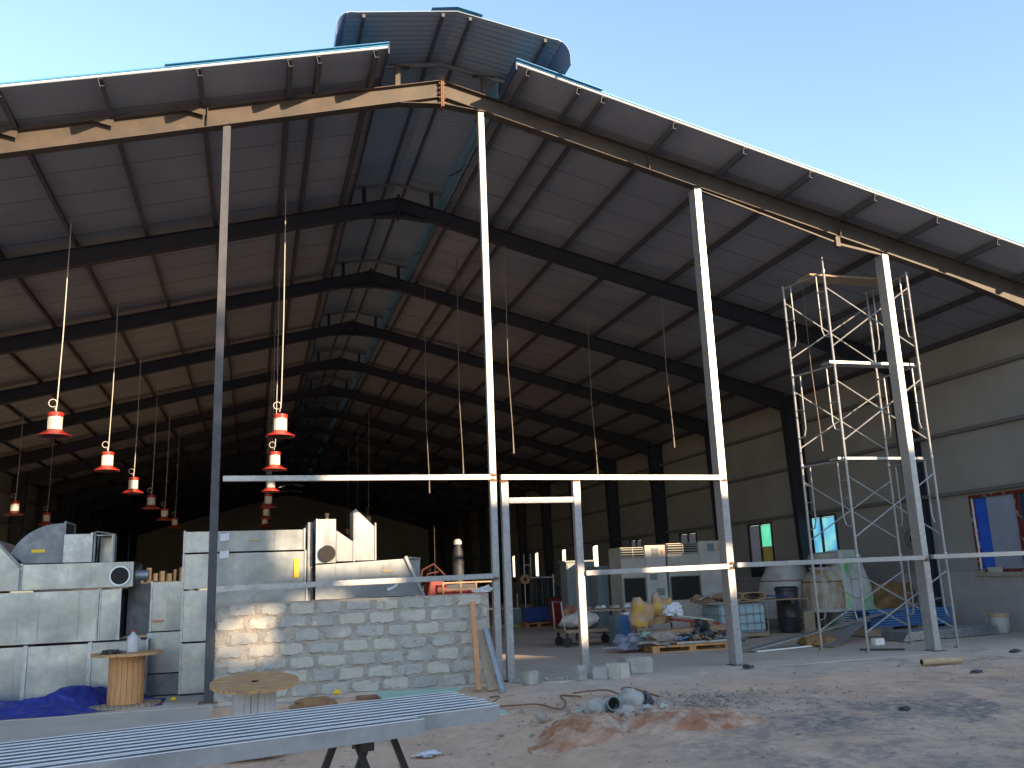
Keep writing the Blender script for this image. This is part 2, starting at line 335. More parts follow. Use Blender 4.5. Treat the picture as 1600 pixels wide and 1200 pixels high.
# ------------------------------------------------------------------ warehouse
wh = thing('warehouse', 'large unfinished steel portal frame hall with blue roof and open gable end', 'warehouse', (0,0,0))
def half_poly(x0, x1, fn_top, fn_bot, s):
    xs = [x0+(x1-x0)*i/10 for i in range(11)]
    return [(s*x, fn_top(x)) for x in xs]+[(s*x, fn_bot(x)) for x in reversed(xs)]
def rbot(x):
    d = .34+.12*x/13.85
    if x > 11: d += .15*(x-11)/2.6
    return rz(x)-d
XC = 13.62
def frame(i):
    y = i*BAY; front = (i == 0)
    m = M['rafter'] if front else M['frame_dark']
    mb = MB()
    for s in (-1,1):
        mb.prism(half_poly(.03, XC, lambda x: rz(x)-.012, lambda x: rbot(x)+.012, s), 'y', y-.005, y+.005)
        mb.prism(half_poly(.03, XC, lambda x: rz(x), lambda x: rz(x)-.012, s), 'y', y-.095, y+.095)
        mb.prism(half_poly(.75, XC, lambda x: rbot(x)+.012, lambda x: rbot(x), s), 'y', y-.095, y+.095)
        # stiffener plates where the purlins sit
        if front:
            for xx in (4.1, 8.3): mb.box(s*xx-.006, s*xx+.006, y-.09, y+.09, rbot(xx)+.014, rz(xx)-.014)
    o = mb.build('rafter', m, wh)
    hb = MB()   # haunch under the apex
    for s in (-1,1):
        hb.prism([(s*.03,rbot(.03)+.01),(s*.76,rbot(.76)+.011),(s*.03,rbot(.03)-.13)], 'y', y-.006, y+.006)
        hb.prism([(s*.03,rbot(.03)-.13),(s*.78,rbot(.78)+.0),(s*.78,rbot(.78)-.012),(s*.03,rbot(.03)-.142)], 'y', y-.093, y+.093)
        hb.prism([(s*.03,rbot(.03)+.012),(s*.76,rbot(.76)+.012),(s*.76,rbot(.76)+.0),(s*.03,rbot(.03)+.0)], 'y', y-.090, y+.090)
    hb.build('apex_haunch', m, o)
    pl = MB().box(-.028,-.004,y-.1,y+.1,rbot(0)-.2,H+.07).box(.004,.028,y-.1,y+.1,rbot(0)-.2,H+.07)
    pl.build('end_plate', M['rust'] if front else m, o)
    if front:
        bt = MB()
        for k in range(6):
            z = rbot(0)-.12+k*.1
            for yy in (-.06,.06): MB().lathe([(.02,-.06),(.02,.06)], n=6).xf(Matrix.Translation((0,y+yy,z)) @ Matrix.Rotation(R(90),4,'Y')).build('bolt', M['rust'], o)
    # stub posts carrying the ridge monitor
    for s in (-1,1):
        sp = MB().box(s*.82-.045, s*.82+.045, y-.045, y+.045, rz(.82)+.002, 10.96)
        if front: sp.box(s*.82-.22, s*.82+.22, y-.05, y+.05, 10.963, 10.985)
        sp.build('stub_post', m, wh)
    mr_ = MB()
    for s in (-1,1): mr_.beam((0,y,11.12),(s*1.75,y,11.12-.17*1.75),.05,.07,up=(0,0,1))
    mr_.build('monitor_rafter', M['skirt_frame'], wh)
    # columns
    for s in (-1,1):
        c = MB(); xo, xi = 14.12, 13.62
        c.prism([(s*xo,0),(s*xo,rz(xo)),(s*(xi-.12),rz(xi)-.1),(s*(xi+.1),0)], 'y', y-.006, y+.006)
        c.prism([(s*xo,0),(s*xo,rz(xo)),(s*(xo-.014),rz(xo)),(s*(xo-.014),0)], 'y', y-.11, y+.11)
        c.prism([(s*(xi+.1),0),(s*(xi-.12),rz(xi)-.1),(s*(xi-.134),rz(xi)-.1),(s*(xi+.086),0)], 'y', y-.11, y+.11)
        c.build('column', m, wh)
for i in range(NF): frame(i)
# purlins (C sections), continuous
YF = -1.1
for s in (-1,1):
    for x in (1.34,2.29,2.76,4.17,5.60,7.00,8.42,9.84,11.26,12.68,14.1):
        z = rz(x)+.003
        p = MB(); X = s*x
        p.box(X-.030,X-.022,YF+.02,Y1,z,z+PU-.02).box(X-.021,X+.04,YF+.02,Y1,z+PU-.028,z+PU-.02).box(X-.021,X+.04,YF+.02,Y1,z,z+.008)
        p.xf(RY(s*math.atan(SL), (X,0,z)))
        p.build('purlin', M['purlin'], wh)
        if x in (4.17,5.60,7.00,8.42):      # cleats at the first frame
            q = MB().prism([(X-.5*1,rz(x)-.045+s*.0),(X+.04,rz(x)-.0-.04),(X+.04,rz(x)-.16)], 'y', -.110, -.098)
            if s < 0: q.build('cleat', M['rafter'], wh)
# roof panels: liner, white core edge, blue sheet
XI, XE = 1.15, 14.75
def rslab(s, x0, x1, z0, z1, ya, yb):
    f = lambda x: H+PU-SL*x
    return MB().prism([(s*x0,f(x0)+z0),(s*x1,f(x1)+z0),(s*x1,f(x1)+z1),(s*x0,f(x0)+z1)], 'y', ya, yb)
for s in (-1,1):
    o = rslab(s, XI, XE, 0, .012, YF+.008, Y1+.3).build('roof_liner', M['panel'], wh)
    sm = MB()
    y = YF+1.0
    while y < Y1:
        f = lambda x: H+PU-SL*x
        sm.prism([(s*XI,f(XI)-.004),(s*XE,f(XE)-.004),(s*XE,f(XE)-.0005),(s*XI,f(XI)-.0005)], 'y', y-.006, y+.006); y += 1.0
    sm.build('panel_seam', M['purlin'], wh)
    rslab(s, XI, XE, .013, .036, YF, Y1+.3).build('panel_core', M['panel_edge'], wh)
    rslab(s, XI-.01, XE, .038, .062, YF-.02, Y1+.3).build('roof_sheet', M['roof_blue'], wh)
    rslab(s, XI-.02, 2.75 if s > 0 else 4.7, .064, .075, YF-.07, Y1+.3).build('ridge_flashing', M['roof_blue'], wh)
    fl = MB().box(s*XI-.012-s*.01, s*XI+.012-s*.01, YF-.01, Y1+.3, H+PU-SL*XI-.11, H+PU-SL*XI+.1); fl.build('opening_trim', M['trim_blue'], wh)
# ridge monitor roof with rolled-down eaves
def mon_profile(off):
    pts = []
    for k in range(7): x = 1.71*k/6; pts.append((x, 11.26-.165*x+off))
    cx, cz, r = 1.72, 11.26-.165*1.66-.31, .31+off
    for k in range(1,8):
        a = R(82-k*12.5); pts.append((cx+r*math.cos(a), cz+r*math.sin(a)))
    pts.append((cx+r, cz-.16)); return pts
for s in (-1,1):
    a = mon_profile(0); b = mon_profile(.012)
    n = 9
    mb = MB().prism([(s*x,z) for x,z in a[:n]]+[(s*x,z) for x,z in reversed(b[:n])], 'y', -1.45, Y1)
    mb.build('monitor_roof', M['monitor'], wh, smooth=True)
    y = -1.45; sk = MB(); k = 0
    while y < Y1:      # lapped curved skirts, each a sheet about 1 m wide
        d = .012*(k % 2); o = .0+d
        a2 = mon_profile(o+.013); b2 = mon_profile(o+.022)
        sk.prism([(s*x,z) for x,z in a2[n-3:]]+[(s*x,z) for x,z in reversed(b2[n-3:])], 'y', y, min(Y1,y+1.02)); y += 1.0; k += 1
    sk.build('monitor_skirt', M['skirt'], wh, smooth=True)
MB().add([(-.45,-1.5,11.235),(0,-1.5,11.32),(.45,-1.5,11.235),(-.45,Y1,11.235),(0,Y1,11.32),(.45,Y1,11.235),(-.45,-1.5,11.22),(.45,-1.5,11.22)],[(0,1,4,3),(1,2,5,4)]).build('monitor_cap', M['roof_blue'], wh, solid=.008)
for s in (-1,1):
    for x in (.24, 1.60):
        z = 11.255-.165*x-.075
        MB().box(s*x-.025,s*x+.025,-1.42,Y1,z,z+.065).build('monitor_purlin', M['purlin'], wh)
for s in (1,-1):    # clear side strip, lit by the sky, with its diagonal braces
    st = MB().box(s*1.10, s*1.106, .02, Y1, 10.50, 11.02)
    if s > 0:
        st.build('side_glazing', M['teal'], wh)
        br = MB(); y = .4
        while y < Y1: br.beam((1.08,y,10.55),(1.08,y+1.3,11.0),.02,.025); y += BAY/2
        br.build('side_brace', M['purlin'], wh)
# right wall: masonry below, panels above, girts, windows
XW = 14.15
wins = [(1.65,3.75),(9.25,10.85),(12.9,14.5),(18.5,20.05),(23.9,25.3),(29.5,30.3),(34.6,35.3),(39.9,40.6),(45.3,45.9),(50.6,51.2)]
Z0, Z1_ = 1.36, 3.24
def wall_cells(mb, ylist, z0, z1, x0, x1):
    for ya, yb in ylist: mb.box(x0,x1,ya,yb,z0,z1)
def between(a, b, holes):
    out = []; c = a
    for h0, h1 in holes: out.append((c,h0)); c = h1
    out.append((c,b)); return out
lo = MB().box(XW,XW+.2,-.15,Y1,-.1,Z0); lo.build('masonry_wall', M['plaster'], wh)
up = MB(); wall_cells(up, between(-.15,Y1,wins), Z0+.002, Z1_, XW, XW+.08); up.box(XW,XW+.08,-.15,Y1,Z1_+.002,rz(XW)+.15)
up.build('wall_panel', M['wall_panel'], wh)
lw = MB().box(-XW-.2,-XW,-.15,Y1,-.1,rz(XW)+.15); lw.build('wall_panel', M['wall_panel'], wh)
ew = MB().prism([(-14.3,-.1),(14.3,-.1),(14.3,rz(14.3)+.2),(1.2,10.6),(1.2,11.4),(-1.2,11.4),(-1.2,10.6),(-14.3,rz(14.3)+.2)],'y',Y1+.15,Y1+.3); ew.build('end_wall', M['wall_panel'], wh)
for z in (3.30,4.85,6.25):
    MB().box(XW-.14,XW-.003,-.1,Y1,z,z+.09).build('wall_girt', M['girt'], wh)
    MB().box(-XW+.003,-XW+.14,-.1,Y1,z,z+.09).build('wall_girt', M['girt'], wh)
for k,(ya,yb) in enumerate(wins):
    if k == 0:
        w0 = MB()
        for a,b,c,d in ((ya,yb,Z0,Z0+.07),(ya,yb,Z1_-.07,Z1_)): w0.box(XW-.05,XW+.1,a,b,c,d)
        for yy in (ya,yb-.07,2.28): w0.box(XW-.05,XW+.1,yy,yy+.07,Z0+.072,Z1_-.072)
        f = w0.build('window', M['maroon'], wh)
        MB().box(XW+.03,XW+.036,2.36,yb-.47,Z0+.073,Z1_-.073).build('pane', M['glass_grey'], f)
        MB().box(XW+.05,XW+.056,yb-.45,yb-.073,Z0+.073,Z1_-.073).build('pane', M['blue_bright'], f)
        MB().box(XW+.03,XW+.036,ya+.072,2.275,Z0+.073,Z1_-.073).build('pane', M['trim_blue'], f)
        MB().box(XW-.06,XW-.02,yb-.10,yb-.075,Z0+.08,Z1_-.08).build('sash', M['panel_edge'], f)
        MB().box(XW-.07,XW+.02,ya-.1,yb+.12,Z0-.10,Z0-.003).build('sill', M['mortar'], f)
        MB().box(XW-.064,XW-.052,yb-.75,yb-.3,Z0-.09,Z0+.12).build('sticker', M['sack'], f)
    else:
        w0 = MB()
        for a,b,c,d in ((ya,yb,Z0+.3,Z0+.36),(ya,yb,Z1_-.06,Z1_)): w0.box(XW-.03,XW+.1,a,b,c,d)
        mid = (ya+yb)/2
        for yy in ((ya,yb-.06,mid-.02) if k < 5 else (ya,yb-.06)): w0.box(XW-.03,XW+.1,yy,yy+.06 if yy!=mid-.02 else yy+.04,Z0+.362,Z1_-.062)
        w0.box(XW-.03,XW+.09,ya,yb,Z0,Z0+.299)
        f = w0.build('window', M['frame_dark'], wh)
        if k == 1:
            MB().box(XW+.03,XW+.036,ya+.065,mid-.025,Z0+.37,Z1_-.07).build('pane', M['glass_blue'], f)
            MB().box(XW+.03,XW+.036,mid+.025,yb-.065,Z0+.37,Z1_-.07).build('pane', M['glass_blue'], f)
        elif k == 2:
            MB().box(XW+.03,XW+.036,ya+.065,mid-.025,Z0+1.05,Z1_-.07).build('pane', M['glass_green'], f)
            MB().box(XW+.03,XW+.036,ya+.065,mid-.025,Z0+.37,Z0+1.04).build('pane', M['yellow_board'], f)
            MB().box(XW+.03,XW+.036,mid+.025,yb-.065,Z0+.37,Z1_-.07).build('pane', M['glass_grey'], f)
        if k >= 5: MB().box(XW-.03,XW+.30,yb-.062,yb-.058,Z0+.37,Z1_-.07).build('reveal', M['panel_edge'], f)
        elif k in (3,4):
            MB().box(XW+.03,XW+.036,ya+.065,yb-.065,Z0+.37,Z1_-.07).build('pane', M['glass_grey'], f)
# gable posts (box sections) and girts of the open front
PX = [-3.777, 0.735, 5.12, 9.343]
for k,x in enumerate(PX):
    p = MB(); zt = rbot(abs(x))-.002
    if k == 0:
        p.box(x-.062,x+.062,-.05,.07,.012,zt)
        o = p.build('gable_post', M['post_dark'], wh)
    else:
        hw = .055 if k == 1 else .07
        hd = .06 if k == 1 else .13
        p.box(x-hw,x+hw,-.06,-.06+hd*2,.012,zt)
        o = p.build('gable_post', M['galv_post'], wh, bevel=.006)
    MB().box(x-.14,x+.14,-.14,.16,0.001,.012).build('base_plate', M['rust'], o)
def girt(xa, xb, za, zb, y=-.11, m='galv_post', h=.085):
    MB().beam((xa,y,za),(xb,y,zb),.09,h).build('gable_girt', M[m], wh, bevel=.005)
girt(-3.66,.66,3.345,3.345); girt(.85,5.06,3.34,3.31)
girt(-3.70,.66,1.66,1.70); girt(2.30,5.03,1.69,1.715); girt(5.20,9.24,1.73,1.74); girt(9.45,13.9,1.75,1.76)
# door frame
DJ = [(.86,.985),(2.17,2.29)]
df = MB().box(.865,.985,-.10,.02,.01,3.29).box(2.165,2.29,-.10,.02,.01,3.29); 
o = df.build('door_frame', M['galv_post'], wh, bevel=.005)
MB().box(.99,2.16,-.09,.01,2.90,2.995).build('door_header', M['galv_post'], o, bevel=.004)
for (x,z,y) in ((.735,3.30,-.07),(.735,1.655,-.07),(5.12,3.27,-.07),(5.12,1.68,-.07),(9.343,1.70,-.07),(2.228,3.28,-.105),(.925,3.28,-.105),(5.12,1.76,-.07),(.735,3.39,-.07)):
    MB().blob((x+random.uniform(-.02,.02),y,z),(.055,.012,.022),3,.5,2,x+z,flat=False).build('weld_bead', M['rust'], wh)
# angle rod under the right-hand rafter
MB().beam((5.2,-.03,rbot(5.2)-.02),(8.2,-.03,rbot(8.2)-.12),.02,.03).beam((8.25,-.03,rbot(8.25)-.14),(9.4,-.03,rbot(9.4)-.02),.03,.05).box(8.17,8.27,-.08,.02,rbot(8.2)-.22,rbot(8.2)-.01).build('stay_rod', M['rafter'], wh)
# ------------------------------------------------------------------ block wall between the first two posts
bw = thing('block_wall', 'low rough limestone block wall between the two left gable posts', 'wall', (-1.5,0,0))
mo = MB().grid(260, 90, lambda u,v: (-3.70+4.30*u, .0-.010+.026*noise.noise(Vector((u*26,v*11,1)))+.008*noise.noise(Vector((u*90,v*40,1))), -.14+1.56*v))
mo.box(-3.70,.60,.04,.20,-.14,1.40)
mo.box(-3.70,.60,-.02,.21,1.39,1.425)
mo.build('mortar', M['mortar'], bw)
def rblock(mb, cx, cz, wd, ht, y=-.02, seed=0):
    nx, nz_ = 12, 7; b0 = len(mb.v)
    for j in range(nz_+1):
        for i in range(nx+1):
            u = i/nx*2-1; v = j/nz_*2-1
            ex = 1-.10*abs(v)**3; ez = 1-.14*abs(u)**4
            nn = noise.noise(Vector((cx*3+u*1.5, cz*3+v*1.2, seed)))
            n2 = noise.noise(Vector((cx*3+u*5, cz*3+v*5, seed+4)))
            px = cx+u*wd/2*ex*(1+.12*nn)+.018*n2; pz = cz+v*ht/2*ez*(1+.20*nn)+.018*n2
            e = min(1, (1-max(abs(u),abs(v)))*5)
            mb.v.append(Vector((px, y+.03*(1-min(1,e*3))-.020*e+.008*n2-.010*nn, pz)))
    for j in range(nz_):
        for i in range(nx):
            a = b0+j*(nx+1)+i; mb.f.append([a,a+1,a+nx+2,a+nx+1])
groups = [MB() for _ in range(3)]
for r in range(7):
    z = .085+r*.206; x = -3.68+(0 if r % 2 else .2)-random.random()*.06
    while x < .55:
        wd = .44*random.uniform(.88,1.1); wd = min(wd, .57-x)
        if wd > .1: rblock(random.choice(groups), x+wd/2, z+.005*random.uniform(-1,1), wd, .205*random.uniform(.93,1.05), y=-.008, seed=random.random()*50)
        x += wd+random.uniform(.02,.05)
M['block2'] = mat('bluish_limestone_block', (.36,.345,.325), .92, c2=(.43,.41,.38), scale=2.5, bump=.7, bscale=28)
M['block3'] = mat('buff_limestone_block', (.46,.42,.35), .92, c2=(.50,.47,.42), scale=2.5, bump=.7, bscale=28)
for g, m in zip(groups, ('block','block2','block3')): g.build('block_course', M[m], bw, smooth=True)
# exposed footing under the wall
ft = MB().grid(60, 8, lambda u,v: (-3.70+4.5*u, -.04-.45*v+.06*noise.noise(Vector((u*14,v*3,2))), -.02-.12*v+.02*noise.noise(Vector((u*20,v*5,7)))))
ft.build('footing', M['mortar'], bw, smooth=True)
# ------------------------------------------------------------------ ducts
def noisy_front(x0,x1,z0,z1,y,amp=.006,seed=0,step=.09):
    nx = max(2,int((x1-x0)/step)); nz_ = max(2,int((z1-z0)/step))
    def fn(u,v):
        e = min(1, 8*min(u,1-u), 8*min(v,1-v))
        return (x0+(x1-x0)*u, y-amp*e*noise.noise(Vector((x0*3+u*(x1-x0)*2.2+seed, z0*2+v*(z1-z0)*2.2, seed)))*1.6, z0+(z1-z0)*v)
    return MB().grid(nx, nz_, fn)
def duct(label, x0,x1,z0,z1,y0=1.2,dy=1.1,ends='LR',m='duct',seams=.29,group='galvanized duct lengths stacked behind the posts',name='sheet_metal_duct',gap=.0):
    t = thing(name, label, 'duct', ((x0+x1)/2,y0+dy/2,z0), group)
    b = noisy_front(x0,x1,z0,z1,y0,seed=x0*3+z0*5)
    b.add([(x0,y0,z0),(x1,y0,z0),(x1,y0+dy,z0),(x0,y0+dy,z0),(x0,y0,z1),(x1,y0,z1),(x1,y0+dy,z1),(x0,y0+dy,z1)],[(0,3,2,1),(4,5,6,7),(2,3,7,6)])
    b.build('duct_body', M[m], t, smooth=True)
    s = MB(); x = x0+seams
    while x < x1-.1: s.box(x-.003,x+.003,y0-.006,y0+.0,z0+.01,z1-.01); x += seams
    if len(s.v): s.build('seam', M[m], t)
    for e in ends:
        xx = x0 if e == 'L' else x1; sgn = -1 if e == 'L' else 1
        f = MB(); a, bb = sorted((xx, xx+sgn*.03)); q = .028
        f.box(a,bb,y0-.022,y0+.012,z0-.004,z1+.02).box(a,bb,y0+dy-.012,y0+dy+.02,z0-.004,z1+.02).box(a,bb,y0+.013,y0+dy-.013,z1-.012,z1+.02).box(a,bb,y0+.013,y0+dy-.013,z0-.004,z0+.02)
        f.build('flange', M['galv'], t)
        MB().box(min(xx,xx+sgn*.006),max(xx,xx+sgn*.006),y0+.013,y0+dy-.013,z0+.02,z1-.013).build('duct_opening', M['hole'], t)
    return t
duct('lowest long duct at the left edge, behind the blue tarp', -9.6,-6.58,.03,.89)
duct('short bottom duct just left of the wooden spool with the jug', -6.52,-5.66,.03,.89)
duct('bottom duct right behind the upright wooden spool', -5.60,-4.80,.09,.90)
t = duct('long tall duct of the middle row at the left edge', -9.6,-5.56,.93,1.72)
duct('short tall duct piece beside the long middle row duct', -5.51,-5.24,.93,1.72, seams=1)
t = duct('low upper duct with a round hole near its right end', -6.68,-5.05,1.755,2.15, ends='L', seams=.33)
hb = MB().lathe([(.135,-.02),(.135,.0)],n=32); hb.xf(Matrix.Translation((-5.25,1.19,1.93))@Matrix.Rotation(R(90),4,'X')); hb.build('round_hole', M['hole'], t)
hb = MB(); n_=36; hb.add([(-5.25+r*math.cos(2*math.pi*k/n_),1.166+yy,1.93+r*math.sin(2*math.pi*k/n_)) for yy in (0,.012) for r in (.137,.16) for k in range(n_)],
   [[k,(k+1)%n_,n_+(k+1)%n_,n_+k] for k in range(n_)]); hb.build('hole_rim', M['panel_edge'], t)
pp = MB().lathe([(.085,0),(.085,.20)],n=24); pp.xf(Matrix.Translation((-5.045,1.5,1.93))@Matrix.Rotation(R(90),4,'Y')); pp.build('round_spigot', M['galv'], t, smooth=True)
t = thing('duct_offset', 'sloped duct transition cut by the left edge of the photo', 'duct', (-7.2,1.7,1.755), None)
MB().prism([(-8.4,1.755),(-6.72,1.755),(-6.72,2.12),(-7.08,2.52),(-8.4,3.0)],'y',1.2,2.3).build('duct_body', M['duct'], t)
MB().beam((-6.70,1.17,2.11),(-7.10,1.17,2.56),.05,.04).build('flange', M['duct_old'], t); MB().box(-6.72,-6.69,1.165,1.2,1.755,2.08).build('flange', M['duct_old'], t)
t = thing('duct_elbow', 'dull grey curved duct elbow with a yellow sticker', 'duct elbow', (-6.5,1.8,2.15), None)
cx, cz, rr = -6.14, 2.07, .80
pts = [(-6.16,2.175),(-6.16,2.81)]+[(-6.2-.78*math.sin(R(a)), 2.06+.75*math.cos(R(a))) for a in range(8,70,6)]+[(-6.72,2.175)]
MB().prism(pts,'y',1.42,2.2).build('duct_body', M['duct_old'], t)
MB().box(-6.165,-6.13,1.39,1.42,2.17,2.84).box(-6.165,-6.13,2.2,2.23,2.17,2.84).box(-6.165,-6.13,1.421,2.199,2.81,2.84).build('flange', M['duct_old'], t)
MB().box(-6.155,-6.148,1.43,2.19,2.18,2.8).build('duct_opening', M['hole'], t)
MB().box(-6.62,-6.42,1.412,1.418,2.345,2.395).build('sticker', M['yellow'], t)
duct('small square duct standing between the elbow and the open duct end', -6.13,-5.73,2.17,2.62,1.3,.6, ends='R', seams=1, group=None, m='galv')
t = thing('open_duct_end', 'open ended duct collar showing its pale inside, above the round hole duct', 'duct', (-5.55,1.8,2.17), None)
MB().box(-5.69,-5.66,1.3,1.34,2.17,2.65).build('flange', M['duct_old'], t); MB().box(-5.69,-5.66,2.0,2.04,2.17,2.65).build('flange', M['duct_old'], t)
MB().box(-5.655,-5.40,1.75,1.77,2.17,2.58).box(-5.42,-5.40,1.32,1.749,2.17,2.60).box(-5.655,-5.421,1.32,1.749,2.59,2.60).build('duct_body', M['duct'], t)
MB().beam((-5.66,1.31,2.655),(-5.38,1.45,2.61),.03,.02).box(-5.40,-5.37,1.32,1.36,2.17,2.6).build('top_flange', M['duct_old'], t)
duct('dark weathered duct panel behind the round hole duct', -5.2,-4.80,.95,1.80,1.9,.5, ends='', m='duct_old', seams=9, group=None)
t = duct('upper square duct with a red sticker left of the tall stack', -4.77,-4.31,1.02,1.81,1.5,.8, ends='L', seams=.24, group=None)
MB().box(-4.75,-4.58,1.485,1.492,1.16,1.20).build('sticker', M['orange_sticker'], t)
duct('square duct under the red stickered duct', -4.82,-4.31,.36,1.0,1.45,.8, ends='', seams=.3, group=None)
duct('lowest small duct beside the tall stack', -4.85,-4.31,.02,.34,1.4,.8, ends='', seams=.6, group=None, m='duct_old')
G = 'tall stack of wide ducts behind the left post'
t = duct('flat top duct of the tall stack, papers taped to it', -4.27,-2.35,2.27,2.61, seams=.36, group=G, ends='LR')
MB().box(-3.25,-3.05,1.180,1.188,2.44,2.465).build('sticker', M['wood_end'], t)
for zz in (2.44,2.15): MB().grid(5,4,lambda u,v: (-3.72+.15*u, 1.172+.012*math.sin(u*5), zz+.12*v+.02*u)).build('paper_note', M['paper'], t)
t = duct('second duct from the top of the tall stack with yellow label', -4.27,-2.33,1.68,2.24, seams=.39, group=G)
MB().box(-2.50,-2.42,1.178,1.190,1.80,2.12).build('yellow_label', M['yellow'], t)
duct('third duct from the top of the tall stack, half hidden by the wall', -4.26,-2.30,.84,1.65, seams=.36, group=G)
duct('bottom duct of the tall stack', -4.26,-2.32,.03,.81, seams=.48, group=G)
# second group above the wall
duct('hidden lower duct carrying the ones above the block wall', -2.14,-.45,.02,1.38, seams=.4, group=None)
t = thing('duct_offset', 'long duct on the wall line ending in a slanted flange', 'duct', (-1.3,1.7,1.41), None)
MB().prism([(-2.14,1.42),(-.30,1.42),(-.60,2.06),(-2.14,2.00)],'y',1.2,2.2).build('duct_body', M['duct'], t)
MB().beam((-.27,1.18,1.40),(-.59,1.18,2.10),.05,.05,up=(0,1,0)).build('flange', M['galv'], t); MB().box(-.30,-.24,1.7,1.74,1.42,2.08).build('flange', M['galv'], t); MB().beam((-.58,1.2,2.08),(-.24,1.7,2.07),.03,.03).build('flange', M['galv'], t)
MB().prism([(-.56,2.05),(-.27,1.44),(-.25,1.5),(-.25,2.05)],'y',1.66,1.68).build('duct_inside', M['duct'], t)
s_ = MB()
for x in (-1.80,-1.38,-.98): s_.box(x-.003,x+.003,1.193,1.2,1.43,2.01)
s_.build('seam', M['duct'], t)
MB().box(-1.0,-.82,1.187,1.194,1.84,1.88).build('sticker', M['wood_end'], t)
MB().grid(6,3,lambda u,v: (-.92+.18*u, 1.15+.03*math.sin(u*4), 1.52+.05*v+.08*u*u)).build('torn_paper', M['paper'], t)
duct('narrow dark duct end between the tall stack and the wall-line duct', -2.27,-2.19,1.38,2.74,1.35,.8, ends='', m='duct_old', seams=9, group=None)
t = thing('duct_box', 'upright duct box with a round black opening and a cup on top', 'duct', (-1.95,1.7,2.02), None)
noisy_front(-2.12,-1.80,2.03,2.78,1.2,seed=3).add([(-2.12,1.2,2.03),(-1.80,1.2,2.03),(-1.80,2.0,2.03),(-2.12,2.0,2.03),(-2.12,1.2,2.78),(-1.80,1.2,2.78),(-1.80,2.0,2.78),(-2.12,2.0,2.78)],[(0,3,2,1),(4,5,6,7),(1,2,6,5),(2,3,7,6),(3,0,4,7)]).build('duct_body', M['duct'], t)
hb = MB().lathe([(.138,0),(.138,.07)],n=32,cap=True); hb.xf(Matrix.Translation((-1.95,1.20,2.19))@Matrix.Rotation(R(90),4,'X')); hb.build('round_opening', M['hole'], t)
MB().box(-2.14,-2.121,1.18,2.0,2.02,2.79).build('flange', M['galv'], t)
MB().lathe([(.03,0),(.026,.05),(.042,.12)],(-1.93,1.5,2.782),n=16).build('cup', M['cardboard'], t)
t = thing('duct_wedge', 'low wedge shaped duct piece with sloping top, in full sun', 'duct', (-1.63,1.6,2.02), None)
MB().prism([(-1.79,2.05),(-1.505,2.05),(-1.505,2.38),(-1.79,2.58)],'y',1.2,2.0).build('duct_body', M['duct'], t)
MB().box(-1.50,-1.475,1.18,2.0,2.04,2.42).build('flange', M['galv'], t)
t = thing('duct_wedge', 'tallest sunlit duct piece with a steeply cut pointed top', 'duct', (-1.3,1.6,2.02), None)
MB().prism([(-1.465,2.055),(-1.125,2.055),(-1.125,2.63),(-1.465,2.96)],'y',1.22,1.24).box(-1.463,-1.445,1.241,1.9,2.055,2.94).box(-1.144,-1.127,1.241,1.9,2.055,2.6).build('duct_body', M['duct'], t)
MB().box(-1.12,-1.10,1.20,1.9,2.05,2.70).box(-1.49,-1.47,1.24,1.9,2.43,2.93).build('flange', M['galv'], t)
# ------------------------------------------------------------------ wooden spools
def spool(label, c, Rf, h, rc, tilt=0, wrap=False):
    t = thing('cable_spool', label, 'cable spool', c, None); c = Vector(c)
    def disc(z, nm, seed):
        n = 12; mb = MB()
        for k in range(n):      # planks clipped to the circle
            a = -Rf+2*Rf*k/n+.004; b = -Rf+2*Rf*(k+1)/n-.004
            ea = math.sqrt(max(0,Rf*Rf-a*a)); eb = math.sqrt(max(0,Rf*Rf-b*b)); m_ = (a+b)/2; em = math.sqrt(max(0,Rf*Rf-m_*m_))
            dz = random.uniform(-.003,.003)
            mb.prism([(a,-ea),(m_,-em),(b,-eb),(b,eb),(m_,em),(a,ea)],'z',z+dz,z+.035+dz)
        mb.xf(Matrix.Rotation(R(seed),4,'Z')); return mb
    M0 = Matrix.Translation(c)@Matrix.Rotation(tilt,4,'X')
    disc(0,'b',10).xf(M0).build('bottom_flange', M['wood_old'], t)
    o = disc(h-.035,'t',-52).xf(M0).build('top_flange', M['wood_top'], t)
    mb = MB(); n = 20
    for k in range(n):
        a = 2*math.pi*k/n; q = MB().box(rc-.02,rc+random.uniform(-.002,.004),-math.pi*rc/n+.003,math.pi*rc/n-.003,.036,h-.036)
        q.xf(Matrix.Rotation(a,4,'Z')); mb.add(q.v,q.f)
    mb.xf(M0).build('core', M['plastic_white'] if wrap else M['wood'], t)
    MB().lathe([(.045,h+.0005),(.045,h+.003)],n=16).xf(M0).build('arbor_hole', M['hole'], o)
    if wrap:
        MB().lathe([(rc-.03,.036),(rc-.03,h-.036)],n=24).xf(M0).build('wound_cable', M['cable_dark'], t)
    return t
spool('upright wooden cable spool beside the blue tarp, a plastic jug on top', (-4.98,.42,0), .51, .77, .25)
spool('wooden cable spool with plastic wrapped core in front of the block wall', (-3.12,-2.70,-.225), .53, .76, .26, tilt=R(7), wrap=True)
j = thing('plastic_jug', 'white plastic jug with red cap on the upright spool', 'jug', (-4.90,.30,.772))
MB().lathe([(.075,0),(.09,.015),(.09,.17),(.075,.23),(.035,.27),(.026,.28),(.026,.30)],(-4.90,.30,.772),n=20).build('jug_body', M['plastic_white'], j, smooth=True)
MB().tube([(-4.84,.30,.99),(-4.80,.30,.96),(-4.805,.30,.90),(-4.82,.3,.88)],.012).build('handle', M['plastic_white'], j, smooth=True)
MB().lathe([(.028,.30),(.028,.325)],(-4.90,.30,.772),n=14).build('cap', M['red'], j)
